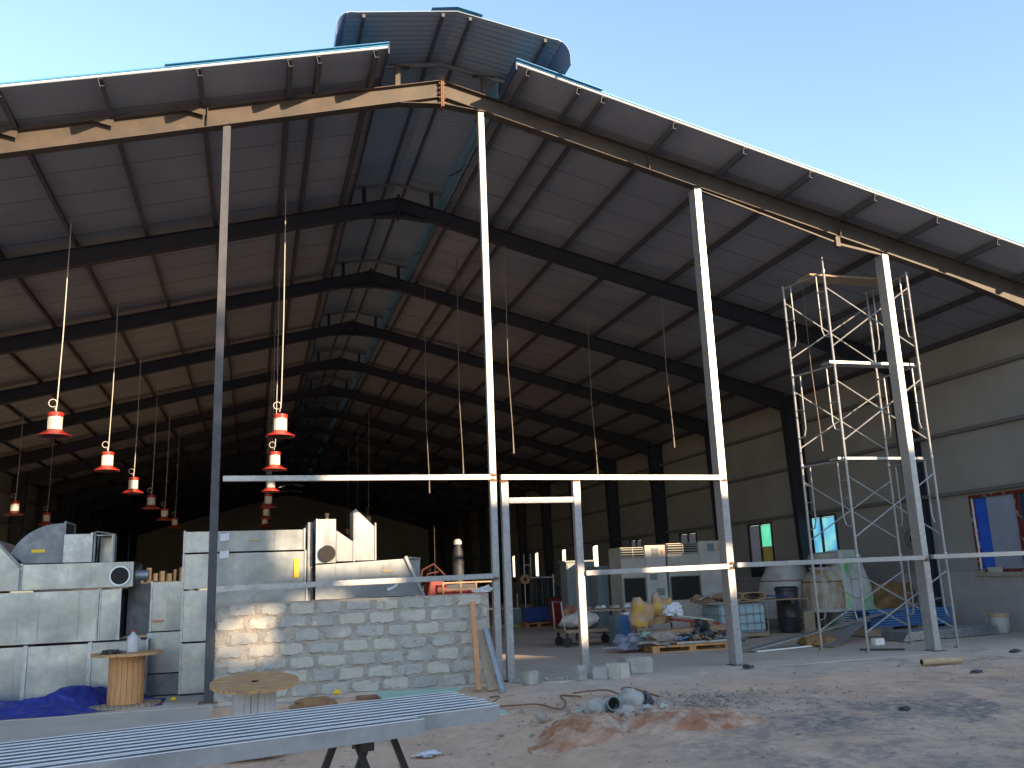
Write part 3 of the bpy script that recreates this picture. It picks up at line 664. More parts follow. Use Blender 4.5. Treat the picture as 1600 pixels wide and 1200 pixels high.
tag(MB().blob((-5.18,.25,.79),(.14,.10,.04),3,.35,3,4).build('rag', M['shade_under'], smooth=True), 'dark rag lying on the upright spool beside the jug', 'rag')
# tarp
def tarp():
    def fn(u,v):
        x = -8.6+4.15*u; y = -.28+1.38*v
        n = Vector((x*1.6,y*2.2,0)); edge = min(1,5*min(u,1-u))*min(1,6*min(v,1-v))
        h = .10+.12*noise.noise(n)+.10*(.3-abs(noise.noise(n*1.7+Vector((5,1,0)))))+.05*(.3-abs(noise.noise(n*3.6)))+.012*noise.noise(n*9)
        h += .20*math.exp(-((x+5.75)/.35)**2-((y-.45)/.3)**2)+.10*math.exp(-((x+7.1)/.5)**2-((y-.5)/.35)**2)+.22*math.exp(-((x+5.35)/.25)**2-((y-.7)/.25)**2)+.12*math.exp(-((x+4.75)/.3)**2-((y-.75)/.25)**2)
        h -= .30*math.exp(-((x+4.98)/.62)**2-((y-.25)/.55)**2)
        yy = y+.10*noise.noise(Vector((x*1.3,0,3)))+ (.35*max(0,(x+5.6)) if x>-5.6 else 0)*(1-v)
        return (x+.05*noise.noise(n*2), yy+.06*noise.noise(n*3), .004+max(0,h)*edge)
    o = MB().grid(150,56,fn).build('tarpaulin', M['tarp'], smooth=True)
    tag(o, 'crumpled dark blue tarpaulin on the floor in front of the ducts', 'tarpaulin')
tarp()
# ------------------------------------------------------------------ purlin stack on sawhorse in the foreground
ax, ay = math.cos(R(17.0)), math.sin(R(17.0))
def CP(l, wv, z):   # along, across (towards the camera), up
    return (-1.20-l*ax+wv*.292, -5.80-l*ay-wv*.956, z)
M['zinc_lip'] = mat('skylit_zinc_lip', (.88,.86,.88), .5, .0, c2=(.80,.78,.80), scale=20)  # lips face the sky; that brightness is put into a paler zinc
def cpurlin(label, k, l0, l1, z0=.48, h=.12, grp='zinc C purlins lying side by side', off=0):
    t_ = .0035; mb = MB(); w0 = k*.150+off; l0 = l0+w0*.30
    def q(wa,wb,za,zb,mb=mb):
        mb.add([CP(l0,wa,za),CP(l1,wa,za),CP(l1,wb,za),CP(l0,wb,za),CP(l0,wa,zb),CP(l1,wa,zb),CP(l1,wb,zb),CP(l0,wb,zb)],[(0,3,2,1),(4,5,6,7),(0,1,5,4),(1,2,6,5),(2,3,7,6),(3,0,4,7)])
    wa, wb = w0, w0+.145; lp = .022
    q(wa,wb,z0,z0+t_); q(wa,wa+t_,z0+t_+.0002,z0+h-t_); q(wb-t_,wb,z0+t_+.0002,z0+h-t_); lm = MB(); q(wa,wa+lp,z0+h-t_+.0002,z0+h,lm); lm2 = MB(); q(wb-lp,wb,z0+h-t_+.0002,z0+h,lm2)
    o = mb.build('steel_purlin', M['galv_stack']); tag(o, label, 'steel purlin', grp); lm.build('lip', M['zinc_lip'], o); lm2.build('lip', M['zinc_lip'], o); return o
M['galv_stack'] = mat('zinc_purlin_steel', (.31,.305,.32), .5, .15, c2=(.37,.365,.38), scale=14, lo=.3, hi=.7, rvar=.1, c3=(.21,.205,.22), scale3=1.5)
for k in range(7):
    l0 = [0.10,0.06,.12,.02,-.02,0.0,-.04,-.03,0.02][k]
    cpurlin('zinc C purlin in the middle of the side by side bundle', k, l0, 9.6)
cpurlin('second purlin from the front, sticking out past the outermost one', 7, -.03, 9.4, grp=None)
cpurlin('outermost front purlin length, ending short of the bundle\'s right end', 7, .72, 9.2, z0=.476, off=.160, grp=None)
o = MB().prism([(-2.35,-5.35),(-1.02,-5.45),(-.93,-6.6),(-1.9,-6.9)],'z',.462,.474).build('painted_sheet', M['green_sheet']); tag(o, 'pale green sheet under the right end of the purlin bundle', 'sheet')
def horse(label, x, y, g='black trestles carrying the purlin bundle'):
    t = thing('trestle', label, 'trestle', (x,y,gz(x,y)), g); zt = .455; zb = gz(x,y)
    MB().box(x-.05,x+.05,y-.60,y+.65,zt-.075,zt).build('top_rail', M['black'], t)
    for yy, xo in ((y-.45,-.16),(y-.15,.16)):
        for s in (-1,1):
            MB().beam((x+xo+s*.085,yy,zt-.02),(x+xo+s*.48,yy+.04*s,zb+.005),.055,.05).build('leg', M['black'], t)
    MB().box(x-.03,x+.035,y+.30,y+.315,zt-.2,zt-.072).build('gusset', M['rust'], t)
    return t
horse('black steel trestle under the right part of the purlin bundle', -2.28,-6.75)
horse('black steel trestle under the left part of the purlin bundle, outside the picture', -6.6,-8.15)
# ------------------------------------------------------------------ leaning boards and clutter by the door
def lean(name, label, cat, a, b, w_, th, m, up=(0,1,0)):
    o = MB().beam(a,b,w_,th,up=up).build(name, M[m], bevel=.003); return tag(o, label, cat)
lean('timber_plank','long orange timber plank leaning on the block wall','plank',(.24,-.62,-.03),(.30,-.10,1.30),.085,.035,'plank')
lean('timber_board','wide grey weathered board leaning behind the zinc channel','board',(.44,-.75,-.03),(.40,-.10,.86),.16,.02,'wood_old')
c = thing('steel_channel','short bluish zinc channel leaning against the door post','channel',(.52,-.85,0))
MB().beam((.55,-.92,-.04),(.50,-.14,.86),.09,.004,up=(0,1,0)).beam((.508,-.935,-.04),(.458,-.155,.86),.004,.04,up=(0,1,0)).beam((.592,-.935,-.04),(.542,-.155,.86),.004,.04,up=(0,1,0)).build('channel_web', M['galv_post'], c)
def stone(label, c, r, m='stone', seed=0, sub=3, name='stone_block', cat='stone'):
    o = MB().blob(c, r, sub, .16, 1.3, seed).build(name, M[m]); return tag(o, label, cat)
def cubish(label, c, r, m, seed, rot=0):
    bm = bmesh.new(); bmesh.ops.create_cube(bm, size=2); bmesh.ops.bevel(bm, geom=bm.edges[:], offset=.18, segments=2, affect='EDGES'); bmesh.ops.subdivide_edges(bm, edges=bm.edges[:], cuts=2, use_grid_fill=True)
    mb = MB()
    for v in bm.verts:
        k = 1+.14*noise.noise(v.co*1.1+Vector((seed,seed*2,0)))+.05*noise.noise(v.co*4+Vector((seed,0,0))); mb.v.append(Vector((v.co.x*r[0]*k,v.co.y*r[1]*k,v.co.z*r[2]*k)))
    for f in bm.faces: mb.f.append([v.index for v in f.verts])
    bm.free(); mb.xf(Matrix.Translation(c)@Matrix.Rotation(rot,4,'Z'))
    return tag(mb.build('stone_block', M[m]), label, 'stone block')
cubish('squarish grey block standing in the doorway left part', (1.12,-.50,.085), (.10,.10,.11), 'stone', 1, .3)
cubish('small upright stone at the left of the right door jamb', (1.98,-.45,.10), (.085,.09,.12), 'stone', 2, .2)
cubish('bluish block right of the door jamb', (2.34,-.42,.08), (.13,.12,.10), 'block2', 3, -.3)
cubish('yellowish squared stone leading the group right of the door', (2.60,-.55,.10), (.14,.16,.13), 'block3', 4, .5)
cubish('large pale block behind the yellowish stone', (3.12,-.05,.12), (.26,.22,.14), 'stone', 5, .15)
rub = MB()
for k in range(26):
    x = .8+random.random()*1.4; y = -.45+random.random()*.35; r = random.uniform(.02,.05); rub.blob((x,y,.0+r*.4),(r,r,r*.7),1,.3,2,k)
tag(rub.build('door_rubble', M['stone']), 'low line of mortar rubble across the door opening', 'rubble', kind='stuff')
# thin wire on the sand
def wire(name,label,pts,r,m,cat='wire'):
    P = [Vector(p) for p in pts]; out = []
    for i in range(len(P)-1):
        p0 = P[max(i-1,0)]; p1 = P[i]; p2 = P[i+1]; p3 = P[min(i+2,len(P)-1)]
        for k in range(5):
            t = k/5; out.append(.5*((2*p1)+(p2-p0)*t+(2*p0-5*p1+4*p2-p3)*t*t+(3*p1-p0-3*p2+p3)*t**3))
    out.append(P[-1]); return tag(MB().tube(out,r,6).build(name,M[m],smooth=True),label,cat)
def gp(x,y,dz=.03): return (x,y,gz(x,y)+dz)
wire('loose_wire','thin rusty wire winding over the sand right of the purlin bundle',[gp(.20,-1.45,.08),gp(.28,-1.7,.12),gp(.14,-1.75),gp(.45,-2.0),gp(.7,-2.2),gp(.85,-2.75),gp(1.05,-2.4),gp(1.15,-1.9),gp(1.35,-2.2)],.012,'rust')
wire('bent_rebar','bent rusty reinforcing bar above the stones by the soil heap',[(1.30,-2.0,.0),(1.72,-2.15,.03),(1.78,-2.6,.02),(2.0,-3.0,-.02),(2.15,-2.7,.0),(1.9,-2.4,.04),(2.08,-2.3,.05),(2.3,-2.9,-.04)],.012,'rust','steel bar')
# stones and pipe at the spoil heap
stone('pale rounded stone at the left of the black pipe end', (1.14,-3.35,-.03), (.15,.13,.12), 'stone', 11)
stone('largest pale stone right of the black pipe end', (1.66,-3.25,-.01), (.19,.17,.17), 'stone', 12)
stone('low pale stone in front of the pipe mouth', (1.46,-3.55,-.06), (.13,.10,.07), 'stone', 13)
stone('small bluish stone left of the red soil', (.46,-3.15,-.12), (.08,.07,.06), 'stone_dark', 14)
stone('small reddish stone left of the red soil heap', (.50,-3.65,-.15), (.07,.06,.05), 'brick_red', 15)
stone('dark grey stone right of the rebar', (2.05,-3.35,-.05), (.13,.10,.06), 'stone_dark', 16)
pb = MB(); pb.lathe([(.085,0),(.09,.25),(.075,.25),(.07,.0)],n=20,cap=False); pb.xf(Matrix.Translation((1.36,-3.35,-.02))@Matrix.Rotation(R(75),4,'X')@Matrix.Rotation(R(-15),4,'Y'))
MBh = MB().lathe([(.068,.12),(.068,.125)],n=20).xf(Matrix.Translation((1.36,-3.35,-.02))@Matrix.Rotation(R(75),4,'X')@Matrix.Rotation(R(-15),4,'Y'))
t = tag(pb.build('pipe_end', M['cabinet'], smooth=True), 'grey pipe stub with black mouth poking out between the stones', 'pipe')
MBh.build('pipe_inside', M['hole'], t)
pb = MB().blob((1.36,-3.52,-.09),(.09,.08,.09),3,.3,2,4).build('dark_bag', M['black_plastic'], smooth=True); tag(pb,'small dark rag stuffed under the pipe stub','rag')
pb = MB().blob((1.86,-3.35,-.03),(.07,.09,.12),3,.3,2,9).build('dark_bag', M['black_plastic'], smooth=True); tag(pb,'black plastic scrap right of the largest stone','plastic scrap')
random.seed(33)
for k, (sx,sy,sr_) in enumerate(((.98,-3.15,.06),(1.24,-3.12,.05),(1.50,-3.10,.09),(1.88,-3.05,.07),(1.30,-3.72,.05),(1.95,-3.62,.05),(.86,-3.42,.045),(2.25,-3.2,.055),(1.05,-3.6,.04),(1.72,-3.62,.06))):
    o = MB().blob((sx,sy,gz(sx,sy)+.05),(sr_*1.2,sr_,sr_*.8),3,.3,1.6,40+k).build('rubble_stone', M[('stone','stone_dark','block3')[k%3]]); tag(o,'one of the small broken stones lying around the grey pipe stub','stone','small rubble stones round the pipe stub')
def mound(label, cx, cy, rx, ry, h, seed, rot=0):
    def fn(u,v):
        a = u*2-1; b = v*2-1; r = math.sqrt(a*a+b*b)
        n = noise.noise(Vector((a*1.5+seed,b*1.5,0)))
        q = r*(1+.35*n); e = max(0,1-q)
        x = a*rx; y = b*ry; x, y = x*math.cos(rot)-y*math.sin(rot), x*math.sin(rot)+y*math.cos(rot)
        X, Y = cx+x, cy+y
        hh = h*(e**.8) + .035*noise.noise(Vector((X*9,Y*9,seed)))*min(1,e*4)+.02*noise.noise(Vector((X*22,Y*22,seed)))*min(1,e*4)
        return (X,Y,gz(X,Y)-.13+.15*min(1,e*2.2)**.8+hh)
    o = MB().grid(90,70,fn).build('soil_heap', M['soil_red'], smooth=True); tag(o,label,'soil heap')
mound('left heap of red brown soil below the pale stones', .72,-3.95,.72,.85,.15, 3, .25)
mound('long right heap of red brown soil running to the dark ash', 1.85,-4.45,1.15,.80,.12, 8, -.45)
gr = MB()
for k in range(900):
    x = random.gauss(2.4,1.1); y = -3.3+random.gauss(0,.55)-.15*(x-2.4)
    r = abs(random.gauss(0,.014))+.006; z = gz(x,y)+.06*math.exp(-((x-2.0)/1.2)**2-((y+3.2)/.5)**2)
    gr.blob((x,y,z+r*.3),(r,r*random.uniform(.7,1.2),r*.7),0 if r<.03 else 1,.2,2,k,flat=False)
for k in range(500):
    x = random.uniform(-3.2,9); y = random.uniform(-7,-1.2); r = abs(random.gauss(0,.008))+.005
    gr.blob((x,y,gz(x,y)+.01),(r*1.3,r,r*.7),1,.2,2,k,flat=False)
tag(gr.build('gravel', M['stone_dark']), 'scattered grey gravel and ash lumps around the soil heaps', 'gravel', kind='stuff')
for (x,y,r,l) in ((7.7,-2.75,.11,'larger black scrap on the sand at the far right'),(4.6,-4.9,.07,'small black scrap on the sand in front of the third post'),(10.2,-1.0,.10,'flat black scrap near the right end of the slab edge'),(5.0,-.55,.10,'dark scrap at the foot of the third post')):
    tag(MB().blob((x,y,gz(x,y)+.025),(r,r*.6,.035),2,.5,2,x).build('scrap', M['black_plastic']), l, 'scrap')
lg = MB().tube([(7.65,-1.62,.015),(7.95,-1.66,.02),(8.35,-1.74,.02)],[.055,.06,.05],14)
o = lg.build('bamboo_log', M['wood_end'], smooth=True); tag(o,'short pale cut log lying on the sand in front of the fourth post','log')
MB().lathe([(.042,0),(.042,.004)],n=12).xf(Matrix.Translation((7.648,-1.62,.015))@Matrix.Rotation(R(-90),4,'Y')).build('hollow_end', M['hole'], o)
for c_, r_, l in (((-2.05,-2.75,-.20),(.20,.14,.11),'left white sack under the purlin bundle, seen between trestle legs'),((-1.32,-2.45,-.17),(.24,.14,.10),'right white sack just behind the trestle')):
    tag(MB().blob(c_,r_,3,.18,1.8,c_[0]).build('cement_sack', M['sack'], smooth=True), l, 'sack')
tag(MB().blob((-1.12,-3.55,gz(-1.12,-3.55)+.02),(.13,.09,.02),3,.5,3,5).build('paper_scrap', M['paper']), 'torn white paper on the sand right of the trestle', 'paper')
tag(MB().blob((-2.25,-.75,-.04),(.34,.20,.10),3,.15,2,6).build('sacking', M['brown_cloth'], smooth=True), 'brown earth covered sacking at the foot of the block wall', 'sacking')
tag(MB().box(-1.62,-1.22,-.42,-.34,-.05,-.01).build('timber_block', M['brick_red']), 'reddish timber offcut at the foot of the wall left of the green sheet', 'timber')
tag(MB().blob((-1.90,-.30,.05),(.06,.05,.05),2,.4,3,2).build('yellow_scrap', M['yellow']), 'small crumpled yellow scrap at the foot of the block wall', 'scrap')
tag(MB().beam((-1.0,-.35,.03),(-.2,-.55,-.0),.05,.05).build('steel_angle', M['galv_post']), 'light steel angle lying along the foot of the wall above the green sheet', 'steel angle')
tag(MB().prism([(-1.35,-.5),(-.05,-.75),(-.3,-1.2),(-1.35,-1.3)],'z',.03,.045).build('painted_sheet', M['green_sheet']), 'pale green sheet lying on the ground by the wall behind the bundle', 'sheet')
tag(MB().blob((-4.30,.52,.035),(.045,.045,.035),2,.2,3,2).build('yellow_scrap', M['yellow']), 'tiny yellow scrap on the floor right of the upright spool', 'scrap')
tag(MB().blob((.52,.02,1.47),(.13,.07,.05),3,.5,3,5).build('paper_scrap', M['paper']), 'crumpled white paper on top of the block wall beside the post', 'paper')
# ------------------------------------------------------------------ lamps and cables
def roof_z(x): return H+PU-SL*abs(x)-.02
def make_lamp(x,y,z,label,grp,ring=1):
    t = thing('pendant_lamp', label, 'pendant lamp', (x,y,z), grp)
    MB().lathe([(.105,.38),(.145,.385),(.15,.46),(.10,.475)],(x,y,z),n=20).build('cap', M['red'], t, smooth=True)
    b = MB()
    b.lathe([(.125,.12),(.125,.38)],(x,y,z),n=24)
    for k in range(16):
        a = 2*math.pi*k/16; q = MB().box(.126,.132,-.006,.006,.13,.375); q.xf(Matrix.Translation((x,y,z))@Matrix.Rotation(a,4,'Z')); b.add(q.v,q.f)
    b.build('ribbed_body', M['lamp_glass'], t)
    MB().lathe([(.128,.125),(.20,.07),(.30,.02),(.305,.0),(.29,.008),(.19,.06),(.11,.11)],(x,y,z),n=32,cap=False).build('shade', M['red'], t, smooth=True)
    MB().lathe([(.10,.10),(.28,.012)],(x,y,z),n=24,cap=False).build('shade_lining', M['shade_under'], t)
    top = Vector((x+.03,y,roof_z(x)))
    MB().tube([(x,y,z+.475),(x+.01,y,z+.62),(x+.03,y,z+2),tuple(top)],.011,6).build('cable', M['cable'], t)
    rg = MB(); pts = [(x-.07+.075*math.cos(a*.5),y+.004*a,z+.66+.075*math.sin(a*.5)) for a in range(14)]+[(x-.02,y,z+.52)]
    rg.tube(pts,.009,6).build('cable_coil', M['cable'], t, smooth=True)
    return t
proto = None; GL = 'red and white pendant lamps in rows'
rowA = ['nearest pendant lamp at the far left, hanging higher than the rest of its row','second pendant lamp from the front in the left row','third pendant lamp of the left row','fourth pendant lamp of the left row']
rowB = ['nearest lamp of the row just right of the dark left post','second lamp down in the row right of the left post','third lamp of the row right of the left post, cut by the zinc girt','fourth lamp of the middle row below the girt']
def place(x,y,z,label):
    global proto
    if proto is None: proto = make_lamp(-6.95,4.1,4.68,label,GL); return proto
    c = copy_tree(proto); c.location = (x,y,z); c['label'] = label
    if abs(abs(x)-6.95) > .1:
        for ch in c.children:
            if ch.name.startswith('cable') and 'coil' not in ch.name: ch.scale.z = (roof_z(x)-z)/(roof_z(6.95)-4.68)
    return c
far = 'one of the dim lamps hanging far back in the hall'
for k in range(6): place(-6.95+(.22 if k else 0), 4.1+5.1*k, 4.68-.04*min(k,4), rowA[k] if k < 4 else far)
for k in range(6): place(-2.70, 4.1+5.1*k, 4.70-.05*min(k,4), rowB[k] if k < 4 else far)
for k in range(2,5): place(-11.2, 4.1+5.1*k+.5, 4.45, 'lamp by itself close to the left edge of the photo' if k == 2 else far)
for k in range(5,8): place(2.2, 4.1+5.1*k, 4.5, far)
hc = None
for (x,y,z,l) in ((2.68,5.3,4.57,'bare hanging cable just right of the second post, second longest'),(2.07,8.0,4.38,'bare cable end left of the second post above the girt'),(6.86,5.3,4.72,'bright bare cable end left of the third post'),
                  (5.84,8.0,4.36,'bare cable ending above the door frame'),(1.54,10.0,4.12,'faint bare cable whose end shows just under the girt'),(9.48,3.0,4.31,'short bare cable inside the scaffold tower')):
    o = MB().tube([(x,y,z),(x-.005,y,z+.5),(x-.06,y,z+2.0),(x-.03,y,roof_z(x))],[.02,.011,.010,.010],6)
    o.blob((x,y,z-.02),(.022,.022,.04),1,0,1,0,flat=False)
    tag(o.build('hanging_cable', M['cable_dark']), l, 'hanging cable', 'bare cables waiting for lamps')
# ------------------------------------------------------------------ scaffold tower
sc_ = thing('scaffold_tower', 'tall slim galvanized tube scaffold tower with cross braces beside the fourth post', 'scaffold', (9.1,1.0,0))
A, B_, C_, D_ = Vector((7.95,1.62,0)), Vector((8.18,.46,0)), Vector((10.08,.26,0)), Vector((10.12,1.62,0))
lift = [0.02,1.83,3.76,5.72,7.72]
def V3(p,z): return Vector((p.x,p.y,z))
for li in range(4):
    z0, z1 = lift[li], lift[li+1]
    for (P,Q) in ((A,B_),(D_,C_)):
        f = MB()
        d = (Q-P).normalized(); 
        if li == 3 : ext = .0
        f.tube([V3(P,z0),V3(P,z1-.01)],.025,8).tube([V3(Q,z0),V3(Q,z1-.01)],.025,8)
        for S,sg in ((P,1),(Q,-1)):   # inner ladder bar curving into the leg
            e = S+d*sg*.22
            f.tube([V3(e,z1-.06),V3(e,z0+.75),V3(S+d*sg*.17,z0+.60),V3(S,z0+.55)],.017,6)
            for zz in (z1-.45,z1-.8): f.tube([V3(S,zz),V3(e,zz)],.011,5)
        f.tube([V3(P,z1-.05),V3(Q,z1-.05)],.021,8)
        f.build('end_frame', M['galv_post'], sc_, smooth=True)
    for (P,Q) in ((A,D_),(B_,C_)):
        MB().tube([V3(P,z0+.35),V3(Q,z1-.35)],.015,6).build('cross_brace', M['galv_post'], sc_)
        MB().tube([V3(P,z1-.35)+Vector((0,.03,0)),V3(Q,z0+.35)+Vector((0,.03,0))],.015,6).build('cross_brace', M['galv_post'], sc_)
for z,yy in ((3.78,.72),(5.75,.62)):
    MB().box(8.05,10.1,yy-.2,yy+.1,z-.05,z).build('deck_board', M['galv_post'], sc_)
MB().box(8.05,10.1,.75,1.2,7.70,7.74).build('deck_board', M['wood_old'], sc_)
for z in lift[1:]:
    for P in (A,B_,D_,C_):
        MB().lathe([(.03,-.03),(.036,0),(.03,.03)],(P.x,P.y,z-.02),n=10).build('coupler', M['galv'], sc_)
MB().tube([V3(B_,7.7),V3(B_,8.0)],.02,8).build('top_spigot', M['galv_post'], sc_)
for P in (A,B_,C_,D_): MB().box(P.x-.05,P.x+.05,P.y-.05,P.y+.05,.001,.03).build('foot_pad', M['wood_old'], sc_)
# ------------------------------------------------------------------ machines along the right
def cooler(label, x0, x1, xs, y, z1, dy=.9):
    """front with louvres (x0..xs) and a paler full-height panel (xs..x1)"""
    t = thing('cooler_unit', label, 'cooler unit', ((x0+x1)/2,y+dy/2,0), 'two old air cooler units side by side'); z0 = .05
    MB().box(x0,x1,y+.03,y+dy,z0,z1-.04).build('body', M['cream'], t, bevel=.01)
    MB().box(xs,x1+.01,y-.02,y+.028,z0,z1).build('side_panel', M['tank_white'], t, bevel=.006)
    MB().box(x0,xs-.01,y,y+.028,.86*z1-.02-.9+ .0,.86*z1-.06).box(x0,xs-.01,y,y+.028,z0,.95).build('front_panel', M['cream'], t)
    g = MB().box(x0+.02,xs-.03,y+.005,y+.029,z1-.34,z1-.06); g.build('louvre_recess', M['hole'], t)
    l = MB()
    for k in range(4): l.box(x0+.02,xs-.03,y-.012,y+.004,z1-.325+k*.07,z1-.305+k*.07)
    l.box((x0+xs)/2-.012,(x0+xs)/2+.012,y-.016,y-.013,z1-.33,z1-.07); l.build('louvre', M['cream'], t)
    MB().box(x0+.06,xs-.05,y-.006,y-.001,.87,1.52).build('dark_opening', M['hole'], t)
    f = MB(); f.box(x0+.03,x0+.055,y-.012,y-.0,.85,1.54).box(xs-.049,xs-.025,y-.012,y-.0,.85,1.54).box(x0+.056,xs-.05,y-.012,y-.0,1.521,1.54).build('opening_frame', M['cabinet'], t)
    cx_ = xs+(x1-xs)*.5
    MB().box(cx_-.11,cx_+.11,y-.028,y-.021,z1-.30,z1-.08).build('grille', M['cabinet'], t)
    MB().box(x1-.14,x1-.07,y-.028,y-.021,z1-.28,z1-.14).build('sticker', M['orange_sticker'], t)
    return t
t = cooler('left air cooler unit with two extra small dark squares on its side panel', 6.78,8.14,7.52,9.0,2.42)
MB().box(7.62,7.85,8.972,8.979,1.45,1.62).box(7.8,8.05,8.972,8.979,1.02,1.22).build('side_vent', M['cabinet'], t)
cooler('right air cooler unit with a taller pale side panel', 8.22,9.98,9.22,9.0,2.50)
for (x0,x1,y,z,l) in ((5.85,6.75,11.0,2.05,'pale blue grey cabinet with a flat overhanging top behind the door jamb'),(6.50,6.86,10.2,1.85,'narrow dark locker between the cabinet and the left cooler'),(7.05,7.45,10.6,1.75,'tall narrow blue grey locker just left of the cooler')):
    t = thing('metal_cabinet', l, 'cabinet', ((x0+x1)/2,y+.3,0), None)
    MB().box(x0,x1,y,y+.6,.02,z).build('body', M['cabinet'], t, bevel=.008)
    MB().box(x0-.05,x1+.05,y-.05,y+.65,z+.002,z+.05).build('top', M['cabinet'], t)
    MB().box(x0+.03,(x0+x1)/2-.01,y-.018,y-.002,.08,z-.08).build('door', M['cabinet'], t)
    MB().box((x0+x1)/2+.01,x1-.03,y-.018,y-.002,.08,z-.08).build('door', M['cabinet'], t)
# IBC tote with cage
t = thing('tote_tank', 'pale blue plastic tote tank in a wire cage with junk on top', 'tank', (8.4,5.85,0))
IX0,IX1,IY0,IY1 = 7.72,9.05,5.35,6.35
MB().box(IX0+.03,IX1-.03,IY0+.03,IY1-.03,.14,.80).build('bottle', M['ibc'], t, bevel=.05)
cg = MB()
for k in range(8): x = IX0+(IX1-IX0)*k/7; cg.tube([(x,IY0,.12),(x,IY0,.84)],.010,6)
for z in (.14,.36,.58,.82): cg.tube([(IX0,IY0-.004,z),(IX1,IY0-.004,z)],.011,6)
for k in range(4): y = IY0+(IY1-IY0)*k/3; cg.tube([(IX0,y,.12),(IX0,y,.84)],.010,6)
for z in (.14,.36,.58,.82): cg.tube([(IX0-.004,IY0,z),(IX0-.004,IY1,z)],.011,6)
cg.build('cage', M['galv'], t)
MB().box(IX0,IX1,IY0,IY1,.04,.12).build('base_frame', M['wood_old'], t)
tag(MB().box(7.5,10.3,5.45,6.2,.862,.885).build('board', M['wood_old']), 'thin board laid across the top of the blue tote tank', 'board')
def oval(x,y,z,rw,rh,L_,r):
    pts = []
    for k in range(28):
        a = 2*math.pi*k/28; pts.append((x+math.copysign(abs(math.cos(a))**.7,math.cos(a))*rw, z+math.sin(a)*rh))
    inner = [(x+(px-x)*(1-r/rw), z+(pz-z)*(1-r/rh)) for px,pz in pts]
    mb = MB(); n = 28; b = 0
    for yy in (y,y+L_):
        for q in (pts,inner):
            for px,pz in q: mb.v.append(Vector((px,yy,pz)))
    for k in range(n):
        k2 = (k+1)%n
        mb.f += [[k,k2,n+k2,n+k],[2*n+k,2*n+k2,3*n+k2,3*n+k],[k,k2,2*n+k2,2*n+k],[n+k,n+k2,3*n+k2,3*n+k]]
    return mb
for (x,w_,l) in ((8.25,.30,'left flattened ring of packing tube on the tote tank'),(8.82,.34,'right flattened ring of packing tube on the tote tank')):
    tag(oval(x,5.5,.99,w_,.10,.6,.016).build('packing_tube', M['wood_end'], smooth=True), l, 'tube')
tag(oval(8.5,5.6,.985,.22,.06,.5,.013).build('packing_tube', M['wood_end'], smooth=True), 'smaller inner ring of packing tube on the tote tank', 'tube')
tag(MB().beam((8.95,5.85,1.0),(10.0,5.95,.93),.16,.03).build('folded_sheet', M['tarp']), 'folded dark blue sheet on the board right of the tubes', 'sheet')
tag(MB().blob((7.6,6.0,.95),(.24,.2,.09),3,.4,2,7).build('scrap_heap', M['cardboard']), 'brown scrap heaped on the left end of the tote tank', 'scrap')
tag(MB().beam((7.45,5.8,.95),(7.68,5.75,1.06),.07,.03).build('metal_strip', M['galv_post']), 'small bright metal strip at the left end of the tote top', 'metal strip')
# black barrel
t = thing('plastic_barrel','black plastic barrel between the blue tote and the white tanks','barrel',(10.32,6.4,0))
MB().lathe([(.27,.02),(.29,.10),(.29,.38),(.305,.40),(.29,.43),(.29,.72),(.305,.74),(.29,.77),(.29,1.06),(.32,1.08),(.32,1.13),(.29,1.14)],(10.32,6.4,0),n=32).build('barrel_body', M['black_plastic'], t, smooth=True)
MB().lathe([(.30,1.145),(.26,1.17)],(10.32,6.4,0),n=32).build('lid', M['black_plastic'], t)
tag(MB().box(10.25,10.55,5.6,5.66,.02,.55).build('board', M['wood_old']), 'short brown board standing in front of the black barrel', 'board')
# cooling tanks
def tank(label,cx_,cy_,prof,m,legs,zf,lid=None):
    t = thing('cooling_tank',label,'tank',(cx_,cy_,0),'two bell shaped cooling tanks')
    MB().lathe(prof,(cx_,cy_,0),n=36).build('shell', M[m], t, smooth=True)
    MB().lathe([(prof[0][0]+.05,prof[0][1]-.05),(prof[0][0]+.05,prof[0][1]+.03),(prof[0][0],prof[0][1]+.04)],(cx_,cy_,0),n=36).build('rim', M['tank_white'], t, smooth=True)
    mz = prof[len(prof)//2][1]; mr_ = prof[len(prof)//2][0]
    MB().lathe([(mr_+.012,mz-.015),(mr_+.012,mz+.015)],(cx_,cy_,0),n=36).build('hoop', M['rust'], t)
    for k in range(legs):
        a = 2*math.pi*(k+.5)/legs; MB().tube([(cx_+prof[0][0]*.85*math.cos(a),cy_+prof[0][0]*.85*math.sin(a),.0),(cx_+prof[0][0]*.85*math.cos(a),cy_+prof[0][0]*.85*math.sin(a),prof[0][1]-.05)],.03,8).build('leg', M['rust'], t)
    MB().lathe([(prof[-1][0]+.03,prof[-1][1]),(prof[-1][0]+.03,prof[-1][1]+.07)],(cx_,cy_,0),n=30).build('neck_ring', M['tank_white'], t)
    return t
tank('left dirty white bell tank behind the black barrel',11.30,7.9,[(.80,.35),(.82,.55),(.80,.95),(.72,1.3),(.58,1.55),(.52,1.70)],'tank_white',4,0)
tank('right bell tank heavily streaked with brown rust',11.72,6.7,[(.66,.52),(.66,.62),(.64,1.0),(.60,1.25),(.46,1.45),(.34,1.56)],'tank_rust',4,0)
